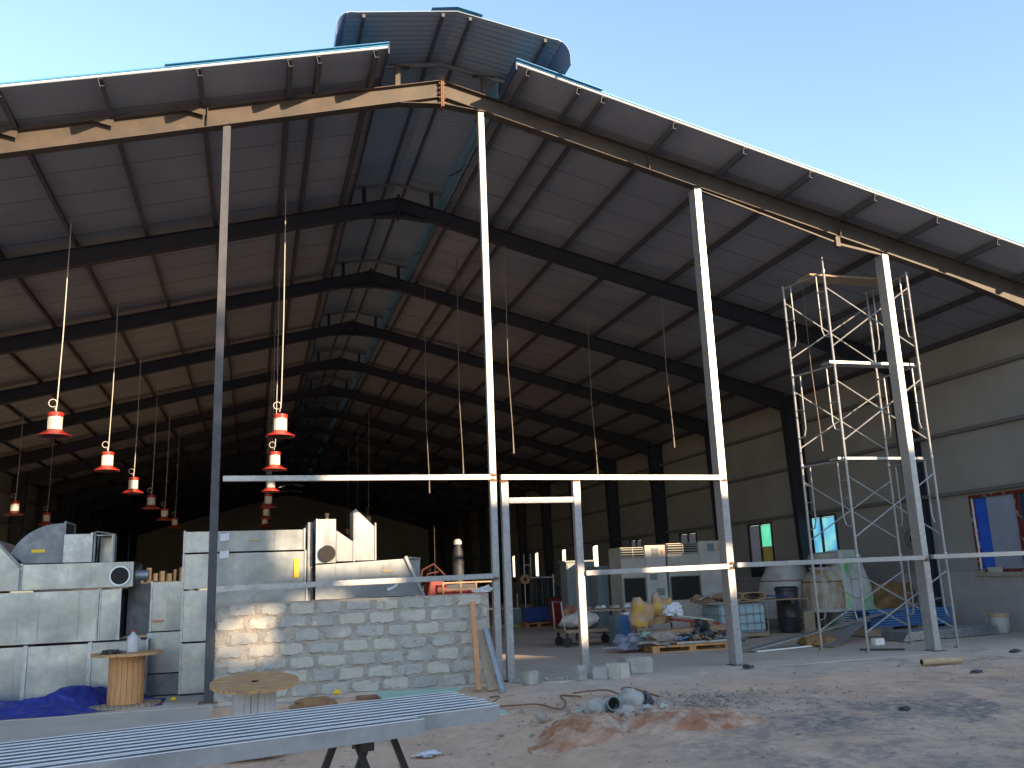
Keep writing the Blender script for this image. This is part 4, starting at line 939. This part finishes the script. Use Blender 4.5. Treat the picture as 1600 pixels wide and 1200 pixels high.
# wrapped machine
def wrapped():
    mb = MB(); st = [(11.2,12.35,2.02,1.0),(11.30,12.40,1.9,1.0)]
    def fn(u,v):
        a = 2*math.pi*u
        lean_ = .0
        w2 = .34+.20*(1-v); d2 = .36+.1*(1-v)
        ex = math.copysign(abs(math.cos(a))**.35,math.cos(a)); ey = math.copysign(abs(math.sin(a))**.35,math.sin(a))
        n = noise.noise(Vector((ex*1.3,ey*1.3,v*3)))*.07+noise.noise(Vector((ex*5,ey*5,v*9)))*.025
        k = 1 if v < .93 else 1-(v-.93)*4
        return (12.38-.28*v+ex*(w2+n)*k, 6.4+ey*(d2+n)*k, .02+2.04*v)
    mb.grid(60,46,fn); mb.add([fn(k/20,1) for k in range(20)],[list(range(20))])
    t = thing('wrapped_machine','tall machine wrapped in green and white plastic film behind the scaffold','machine',(12.3,6.4,0))
    mb.build('plastic_wrap', M['wrap'], t, smooth=True)
    MB().lathe([(.36,0),(.42,.04),(.44,.16),(.38,.26),(.15,.30)],(11.62,6.45,1.72),n=28).build('top_drum', M['stone'], t, smooth=True)
wrapped()
# hopper / brown cloth heap by the wall
tag(MB().grid(40,30,lambda u,v: (12.75+1.25*u+.05*noise.noise(Vector((u*6,v*5,1))), 6.2-.15*math.sin(v*3)+.08*noise.noise(Vector((u*4,v*4,3))), .15+(1.0+.15*noise.noise(Vector((u*3,0,2))))*v)).build('brown_tarp', M['brown_cloth'], smooth=True, solid=.03), 'dark brown cloth screen in front of the right wall behind the scaffold', 'cloth')
wf = thing('wall_fan','dark wire fan hanging at the second column of the right wall','fan',(13.55,4.9,2.25))
fm = MB()
for r in (.12,.2,.27): fm.tube([(13.3+r*math.cos(2*math.pi*k/20),4.95,2.25+r*math.sin(2*math.pi*k/20)) for k in range(21)],.010,5)
for k in range(10): fm.tube([(13.3,4.95,2.25),(13.3+.27*math.cos(2*math.pi*k/10),4.95,2.25+.27*math.sin(2*math.pi*k/10))],.006,4)
fm.build('fan_cage', M['black'], wf); MB().lathe([(.07,-.05),(.07,.05)],n=14).xf(Matrix.Translation((13.3,4.98,2.25))@Matrix.Rotation(R(90),4,'X')).build('motor', M['black'], wf)
# sheet stacks
t = thing('sheet_stack','stack of blue ribbed roof sheets on timber behind the scaffold','sheet stack',(11.6,4.0,0))
for k in range(7):
    mb = MB().grid(90,1,lambda u,v: (10.55+2.3*u, 3.45+1.0*v, .22+k*.055+.022*(1 if (u*22)%1<.3 else 0)))
    mb.build('sheet', M['blue_metal'], t, solid=.006)
for k in range(7):
    mb = MB().box(10.55,12.85,3.44,3.446,.225+k*.055,.262+k*.055); mb.build('sheet_edge', M['blue_metal'], t)
MB().box(10.5,10.85,3.5,4.4,.02,.21).build('timber_support', M['wood_old'], t); MB().box(11.9,12.2,3.5,4.4,.02,.21).build('timber_support', M['wood_old'], t)
t = thing('sheet_stack','low flat stack of bare galvanized sheets beside the fourth post','sheet stack',(11.4,2.1,0))
for k in range(6):
    MB().prism([(10.2+k*.02,1.95-.01*k),(13.0,2.25),(13.05,3.0),(10.3,2.8)],'z',.02+k*.032,.043+k*.032).build('sheet', M['galv'], t)
tag(MB().beam((6.5,2.05,.04),(13.1,4.0,.80),.22,.012).build('roof_flashing', M['galv']), 'long narrow folded metal flashing slanting up across the sheet stacks', 'flashing')
tag(MB().beam((8.3,1.9,.03),(10.1,3.05,.44),.30,.012).build('roof_flashing', M['galv_post']), 'short wide pale flashing slanting from the floor to the sheet stack', 'flashing')
tag(MB().beam((6.6,1.85,.025),(8.1,2.2,.03),.05,.03).build('white_batten', M['panel_edge']), 'thin white batten on the floor beside the long flashing', 'batten')
tag(MB().blob((8.35,2.35,.06),(.42,.26,.14),4,.3,2.5,8).build('sacking', M['brown_cloth']), 'heap of brown sacking on the floor under the slanting flashing', 'sacking')
tag(MB().box(9.35,9.57,1.75,1.9,.0,.13).build('white_block', M['panel_edge'], bevel=.008), 'small white foam block on the floor behind the scaffold foot', 'block')
tag(MB().beam((8.35,.95,.02),(9.0,.45,.02),.10,.03).build('dark_batten', M['black']), 'dark batten lying on the floor between the scaffold feet', 'batten')
# bucket
t = thing('paint_bucket','battered white bucket with brown rim by the right wall','bucket',(13.35,2.55,0))
MB().lathe([(.17,.0),(.19,.02),(.215,.40),(.225,.41),(.225,.44),(.205,.44)],(13.35,2.55,0),n=26).build('bucket_body', M['tank_white'], t, smooth=True)
MB().lathe([(.222,.36),(.230,.40),(.232,.445)],(13.35,2.55,0),n=26,cap=False).build('rim', M['wood_end'], t)
# pallet with junk
t = thing('wood_pallet','pale wooden pallet loaded with junk inside the hall','pallet',(5.8,3.6,0))
PM = RZ(R(-3),(5.8,3.6,0)); 
for k in range(7): MB().box(4.95,6.75,3.1+k*.165,3.1+k*.165+.11,.122,.142).xf(PM).build('deck_slat', M['wood'], t)
for yy in (3.1,3.6,4.1):
    for xx in (4.95,5.78,6.6): MB().box(xx,xx+.15,yy,yy+.11,.021,.10).xf(PM).build('block', M['wood'], t)
    MB().box(4.95,6.75,yy,yy+.11,.1005,.1215).xf(PM).build('stringer', M['wood'], t)
    MB().box(4.95,6.75,yy,yy+.11,.001,.0205).xf(PM).build('skid', M['wood'], t)
G = 'junk heaped on the wooden pallet'
def junk(name,label,c,r,m,seed,amp=.25,sub=3,cat=None): return tag(MB().blob(c,r,sub,amp,1.8,seed).build(name,M[m],smooth=True),label,cat or name.replace('_',' '))
M['paper_bag'] = mat('orange_print_bag', (.50,.30,.17), .7, c2=(.62,.36,.06), scale=4, lo=.45, hi=.6, c3=(.45,.40,.36), scale3=3)
junk('cardboard_sack','brown and orange bag at the back left of the loaded pallet',(5.35,4.6,.66),(.26,.22,.40),'paper_bag',1)
junk('cardboard_sack','orange topped bag beside the brown one on the pallet',(5.85,4.7,.72),(.30,.22,.38),'paper_bag',2)
junk('foil_bag','silvery plastic bag on the front of the orange topped bag',(6.02,4.35,.78),(.22,.16,.16),'paper',3,.4)
tag(MB().beam((5.85,4.1,.62),(6.95,4.0,.47),.30,.05).build('red_box', M['dark_red']), 'flat dark red box lying slanted on top of the pallet junk', 'box')
tag(MB().beam((5.95,4.05,.70),(6.8,4.0,.56),.22,.03).build('grey_folder', M['sack']), 'flat grey packet lying on the dark red box', 'packet')
tag(MB().beam((5.0,3.75,.38),(6.9,3.85,.42),.45,.08).build('brown_carton', M['cardboard']), 'long brown cardboard panel across the middle of the pallet', 'cardboard')
junk('dark_cable_bundle','tangle of dark cable at the middle of the pallet',(6.35,3.6,.36),(.20,.16,.20),'black_plastic',5,.5)
junk('scrap_pile','grey mixed scrap at the left front of the pallet',(5.15,3.3,.24),(.32,.2,.14),'stone_dark',6,.5)
junk('green_rag','bright green rag at the left front corner of the pallet',(4.88,3.35,.36),(.12,.1,.06),'green_sheet',7,.4)
junk('plastic_heap','bundle of clear plastic film left of the pallet',(4.65,3.75,.17),(.26,.24,.18),'glass_grey',8,.5)
junk('plastic_heap','clear plastic film hanging off the right end of the pallet',(7.05,3.55,.14),(.22,.24,.16),'glass_grey',9,.5)
junk('brown_carton','crushed brown carton at the right end of the pallet',(6.85,3.9,.32),(.26,.2,.20),'cardboard',10,.35)
junk('brown_carton','small crushed carton between the cable tangle and the right carton',(6.55,4.05,.40),(.22,.16,.18),'cardboard',11,.35)
tag(MB().tube([(5.5,3.2,.17),(6.7,3.15,.17)],.028,10).build('pipe', M['tank_white'], smooth=True), 'white pipe lying along the front of the pallet', 'pipe')
tag(MB().tube([(5.35,3.25,.2),(5.45,3.2,.33),(5.8,3.2,.34),(5.9,3.2,.2)],.015,8).build('bent_bar', M['black']), 'black bent bar frame on the front of the pallet', 'bar')
# more small scrap of many colours, uncountable
sp_ = {m: MB() for m in ('cardboard','sack','black_plastic','red','blue_metal','stone')}
random.seed(21)
for k in range(110):
    m = random.choice(list(sp_)); x = random.uniform(4.9,6.9); y = random.uniform(3.1,4.2); z = .16+random.random()*.22
    a = random.random()*3; d = Vector((math.cos(a),math.sin(a),random.uniform(-.3,.3)))*random.uniform(.04,.14)
    sp_[m].beam(Vector((x,y,z))-d, Vector((x,y,z))+d, random.uniform(.02,.09), random.uniform(.01,.04))
sr = thing('loose_scrap','loose scrap strewn through the pallet junk','scrap',(5.9,3.6,.15)); sr['kind'] = 'stuff'
for m, q in sp_.items(): q.build('scrap_bits', M[m], sr)
# cart with sacks
t = thing('flat_cart','flat wooden trolley on dark wheels loaded with a pale sack','trolley',(4.55,6.2,0))
MB().box(3.95,5.3,5.85,6.7,.33,.40).build('deck', M['wood_old'], t)
for xx,yy in ((4.0,5.95),(5.2,5.95),(4.0,6.6),(5.2,6.6)):
    w_ = MB().lathe([(.11,-.025),(.11,.025)],n=22).xf(Matrix.Translation((xx+.03,yy,.112))@Matrix.Rotation(R(90),4,'X')).build('wheel', M['black'], t)
    MB().box(xx,xx+.06,yy+.035,yy+.05,.16,.328).build('wheel_bracket', M['black'], t)
MB().box(4.38,4.46,5.86,5.92,.02,.328).build('prop', M['wood'], t)
MB().tube([(3.95,5.9,.4),(3.90,5.95,1.05),(3.90,6.6,1.05),(3.95,6.65,.4)],.018,8).build('handle', M['galv'], t)
junk('white_sack','big pale sack slumped on the flat trolley',(4.45,6.2,.58),(.46,.32,.22),'sack',4,.2)
junk('orange_cloth','reddish cloth behind the pale sack on the trolley',(4.4,6.55,.78),(.26,.16,.16),'brick_red',5,.3)
t = thing('paint_can','orange sided can with white top behind the blue boxes','can',(5.6,5.9,0)); MB().box(5.45,5.72,5.85,6.1,.02,.58).build('can_body', M['orange_sticker'], t); MB().box(5.44,5.73,5.84,6.11,.585,.74).build('can_top', M['paper'], t)
t = thing('blue_box','grey blue upright box beside the trolley','box',(5.3,5.6,0))
MB().box(5.02,5.17,5.4,5.8,.10,.70).build('side', M['cabinet'], t); MB().box(5.175,5.45,5.4,5.8,.08,.69).build('body', M['blue_metal'], t)
for k in range(3): MB().box(5.03+k*.05,5.045+k*.05,5.385,5.399,.12,.68).build('rib', M['blue_metal'], t)
wire('white_hose','white hose curling on the floor beside the trolley',[(4.5,4.9,.02),(4.8,4.8,.03),(5.0,5.0,.05),(5.15,5.3,.2)],.018,'cable','hose')
t = thing('work_table','low crowded table behind the trolley covered with small white and dark parts','table',(5.6,7.6,0))
MB().box(4.9,6.4,7.2,8.0,.74,.78).build('table_top', M['wood_old'], t)
for xx in (4.95,6.3):
    for yy in (7.25,7.9): MB().box(xx,xx+.06,yy,yy+.06,0,.739).build('leg', M['black'], t)
for k in range(7): junk('table_item','one of the small parts lying on the crowded table',(5.0+k*.2,7.4+.2*(k%2),.82),(.08,.07,.05),('paper','stone_dark','sack')[k%3],k,.4,2)['group'] = 'small parts on the table'
# background machines beyond the door
t = thing('storage_crate','dark blue plastic crate on a small pallet beyond the door','crate',(6.15,15.3,0))
MB().box(5.72,6.6,15,15.6,.20,.62).build('crate_body', M['green_crate'], t, bevel=.02)
MB().box(5.70,6.62,14.98,15.62,.60,.65).build('rim', M['green_crate'], t)
t = thing('wood_pallet','small pallet under the dark blue crate','pallet',(6.15,15.3,0))
MB().box(5.65,6.7,14.9,15.7,.12,.15).box(5.65,6.7,14.9,15.7,.0,.02).build('deck', M['wood'], t)
for xx in (5.7,6.1,6.55): MB().box(xx,xx+.1,14.95,15.65,.021,.119).build('block', M['wood'], t)
t = thing('clothes_rack','white framed rack hung with dark cloth seen through the door','rack',(6.95,17.2,0))
MB().grid(30,20,lambda u,v:(6.6+.75*u,17.0+.06*math.sin(u*22),.1+1.5*v)).build('dark_cloth', M['black'], t, solid=.02)
MB().tube([(7.42,17,.05),(7.42,17,1.75)],.03,8).tube([(6.55,17,1.64),(7.42,17,1.64)],.025,8).tube([(6.35,17.1,1.6),(6.35,17.1,2.5)],.02,6).tube([(6.6,17.1,1.6),(6.6,17.1,2.5)],.02,6).tube([(6.35,17.1,2.1),(6.6,17.1,2.1)],.02,6).build('frame', M['tank_white'], t)
t = thing('thread_reel','pale disc reel beside the dark cloth rack','reel',(6.3,16.9,1.6)); rl = MB().lathe([(.06,0),(.18,0),(.18,.05),(.06,.05)],n=24,cap=False).xf(Matrix.Translation((6.3,16.9,1.6))@Matrix.Rotation(R(90),4,'X')); rl.build('disc', M['cardboard'], t)
MB().tube([(6.3,16.92,1.5),(6.3,16.92,.0)],.02,6).build('stand', M['galv'], t)
t = thing('sewing_machine_bench','low grey bench with a white machine left in the doorway','bench',(6.0,17.4,0))
MB().box(5.5,6.5,17,17.7,.05,.55).build('body', M['cabinet'], t); MB().box(5.45,6.55,16.95,17.75,.56,.6).build('top', M['tank_white'], t)
MB().tube([(5.75,17.3,.6),(5.75,17.3,1.05)],.02,6).build('post', M['tank_white'], t); MB().tube([(6.1,17.3,.6),(6.1,17.3,1.1)],.02,6).build('post', M['tank_white'], t)
tag(MB().box(4.6,6.3,15.9,16.0,.0,.09).build('floor_strip', M['olive']), 'yellow green strip on the floor in front of the grey bench', 'strip')
t = thing('red_machine','dark red upright machine right of the cloth rack','machine',(6.7,14.2,0)); MB().box(6.35,6.8,14,14.4,.05,.95).build('body', M['dark_red'], t, bevel=.02); MB().box(6.3,6.85,13.95,14.45,.96,1.0).build('top', M['black'], t)
tag(MB().box(7.6,8.5,19.5,20.1,.02,1.3).build('machine_housing', M['frame_dark'], bevel=.03), 'dark machine housing deep in the hall behind the cloth rack', 'machine')
# red framed machine behind the block wall
t = thing('framed_machine','bright red machine body inside a pale tube frame behind the wall','machine',(1.25,5.4,0))
MB().prism([(.55,1.3),(.62,1.70),(.85,1.72),(1.05,1.45),(1.9,1.42),(1.95,.3),(.6,.3)],'y',5.2,5.9).build('red_body', M['dark_red'], t, bevel=.02)
fr = MB()
for x in (.85,1.25,1.6,1.98): fr.tube([(x,5.0,.0),(x,5.0,1.62)],.022,6)
for z in (1.45,1.60,1.0): fr.tube([(.85,4.996,z),(2.0,4.996,z)],.02,6)
fr.build('tube_frame', M['wood_end'], t)
M['hose_dark'] = mat('shaded_red_hose', (.07,.01,.008), .6)  # hose red darkened in the colour to stand for shade deep in the hall
t = thing('dark_machine','tangled dark machine with red hoses above the wall','machine',(1.6,9,0))
MB().box(.9,2.6,9,10,.0,1.55).build('housing', M['frame_dark'], t, bevel=.05)
MB().tube([(1.0,8.9,1.5),(1.1,8.9,1.95),(1.4,8.9,2.1),(1.7,8.9,1.8)],.03,8).build('red_hose', M['hose_dark'], t); MB().tube([(1.15,8.95,1.5),(1.25,8.95,1.85),(1.6,8.95,1.9)],.025,8).build('red_hose', M['hose_dark'], t)
t = thing('gas_cylinder','tall dark cylinder with a pale cap beyond the block wall','cylinder',(2.6,12,0)); MB().lathe([(.18,.0),(.18,2.2),(.16,2.5),(.10,2.7)],(2.75,12,0),n=20).build('cylinder_body', M['frame_dark'], t, smooth=True); MB().lathe([(.13,2.71),(.13,2.80),(.07,2.87)],(2.75,12,0),n=16).build('cap', M['tank_white'], t, smooth=True)
M['roll_dim'] = mat('shaded_brown_roll', (.055,.042,.03), .9, c2=(.09,.07,.05), scale=6)  # brown kept very dark so the rolls look out of the sun
# rolls stacked deep on the left
random.seed(5)
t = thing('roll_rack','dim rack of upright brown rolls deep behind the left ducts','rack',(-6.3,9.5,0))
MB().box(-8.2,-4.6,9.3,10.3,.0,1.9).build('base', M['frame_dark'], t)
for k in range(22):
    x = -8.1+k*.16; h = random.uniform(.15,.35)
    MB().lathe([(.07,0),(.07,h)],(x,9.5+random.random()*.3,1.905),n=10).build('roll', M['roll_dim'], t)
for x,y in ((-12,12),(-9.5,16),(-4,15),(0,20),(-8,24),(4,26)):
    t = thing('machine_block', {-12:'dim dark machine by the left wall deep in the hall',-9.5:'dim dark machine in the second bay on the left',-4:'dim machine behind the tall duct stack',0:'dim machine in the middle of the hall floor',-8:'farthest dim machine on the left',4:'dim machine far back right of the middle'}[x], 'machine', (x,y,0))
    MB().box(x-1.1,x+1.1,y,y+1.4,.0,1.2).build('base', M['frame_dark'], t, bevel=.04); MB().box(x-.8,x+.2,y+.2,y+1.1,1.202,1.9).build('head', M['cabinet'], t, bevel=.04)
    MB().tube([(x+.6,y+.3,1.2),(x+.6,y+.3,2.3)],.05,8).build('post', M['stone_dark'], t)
# ------------------------------------------------------------------ fence outside, and added unseen sun blockers
# translucent fence outside the right wall
fc = thing('boundary_fence','blue corrugated plastic fence outside the right hand windows','fence',(17.5,20,0))
MB().grid(200,1,lambda u,v:(17.5+.04*(1 if (u*200)%2<1 else 0),-1+60*u,-.2+3.3*v)).build('fence_sheet', M['fence'], fc, solid=.006)
for k in range(13): MB().box(17.60,17.68,-1+5*k,-.92+5*k,-.2,3.1).build('fence_post', M['frame_dark'], fc)
# neighbour wall, added unseen behind the camera to block and shape the sunlight
T = math.tan(SUN_EL)/math.cos(SUN_AZ); TA = math.tan(SUN_AZ); YN = -30.0
def sh(x, y, z): d = y-YN; return (x+d*TA, z+d*T)      # where the ray through (x,y,z) meets the neighbour's wall
cells_x = [-20,-8,-4.3,-2.2,.2,1.9,2.7,3.3,5.3,6.6,10.4,30]
def top_of(x):
    if x < -4.3: return 5.2
    if x < -2.2: return 3.6
    if x < .2: return 2.25
    if x < 3.3: return 2.95
    if x < 6.6: return 3.05
    if x < 10.4: return 3.9
    return 5.0
# openings given on the plane y = 0: x0,x1,z0,z1
opens = [(-3.75,-2.75,.62,1.35),(2.0,2.42,.55,1.75),(3.4,5.25,1.25,2.05),(-1.9,-.9,1.5,1.9)]
xs = sorted(set([c for c in cells_x]+[o[0] for o in opens]+[o[1] for o in opens]))
zs = sorted(set([-11,5.2,3.6,2.25,2.95,3.05,3.9,5.0]+[o[2] for o in opens]+[o[3] for o in opens]))
nb = thing('sun_blocker_wall','added unseen wall behind the camera, its openings placed to throw sun patches','building',(5,-30.2,-.6))
def filled(xm, zm): return zm < top_of(xm) and not any(o[0] < xm < o[1] and o[2] < zm < o[3] for o in opens)
nbm = MB()
for i in range(len(xs)-1):
    for k in range(len(zs)-1):
        xm = (xs[i]+xs[i+1])/2; zm = (zs[k]+zs[k+1])/2
        if filled(xm,zm):
            a, z0 = sh(xs[i],0,zs[k]); b, z1 = sh(xs[i+1],0,zs[k+1]); nbm.box(a,b,YN-.2,YN,max(-1,z0),z1)
nbm.build('wall', M['sun_blocker'], nb)
# unseen tree added beside it to shade the left post
def tree(label, x, y, h, rad, n, seed, z0=-.4):
    random.seed(seed)
    t = thing('sun_blocker_tree', label, 'tree', (x,y,z0), None)
    tk = MB().tube([(x,y,z0),(x+.15,y,z0+h*.3),(x-.1,y+.1,z0+h*.6),(x,y,z0+h*.85)],[.32,.25,.16,.06],10)
    ends = []
    for k in range(9):
        a = random.random()*6.28; hh = z0+h*random.uniform(.4,.75); e = Vector((x+rad*.7*math.cos(a),y+rad*.7*math.sin(a),hh+h*.15)); tk.tube([(x,y,hh-h*.08),((x+e.x)/2,(y+e.y)/2,hh+h*.05),tuple(e)],[.1,.07,.03],6); ends.append(e)
    tk.build('trunk', M['bark'], t, smooth=True)
    lf = MB(); cl = [e+Vector((random.gauss(0,.5),random.gauss(0,.5),random.gauss(0,.6))) for e in ends*3]+[Vector((x+random.gauss(0,.6),y+random.gauss(0,.6),z0+h*random.uniform(.7,1))) for _ in range(8)]
    for k in range(n):
        c = random.choice(cl); p = c+Vector((random.gauss(0,rad*.2),random.gauss(0,rad*.2),random.gauss(0,rad*.2))); s = random.uniform(.10,.2)
        u = Vector((random.gauss(0,1),random.gauss(0,1),random.gauss(0,1))).normalized(); v = u.orthogonal().normalized()
        lf.add([p-u*s,p+v*s*.5,p+u*s,p-v*s*.5],[(0,1,2,3)])
    lf.build('crown', M['leaf'], t)
xa, za = sh(-3.6,0,5)
tree('leafy tree added unseen behind the sun blocker wall to shade the left post', xa, YN-3, za+3.2, 2.6, 9000, 3)
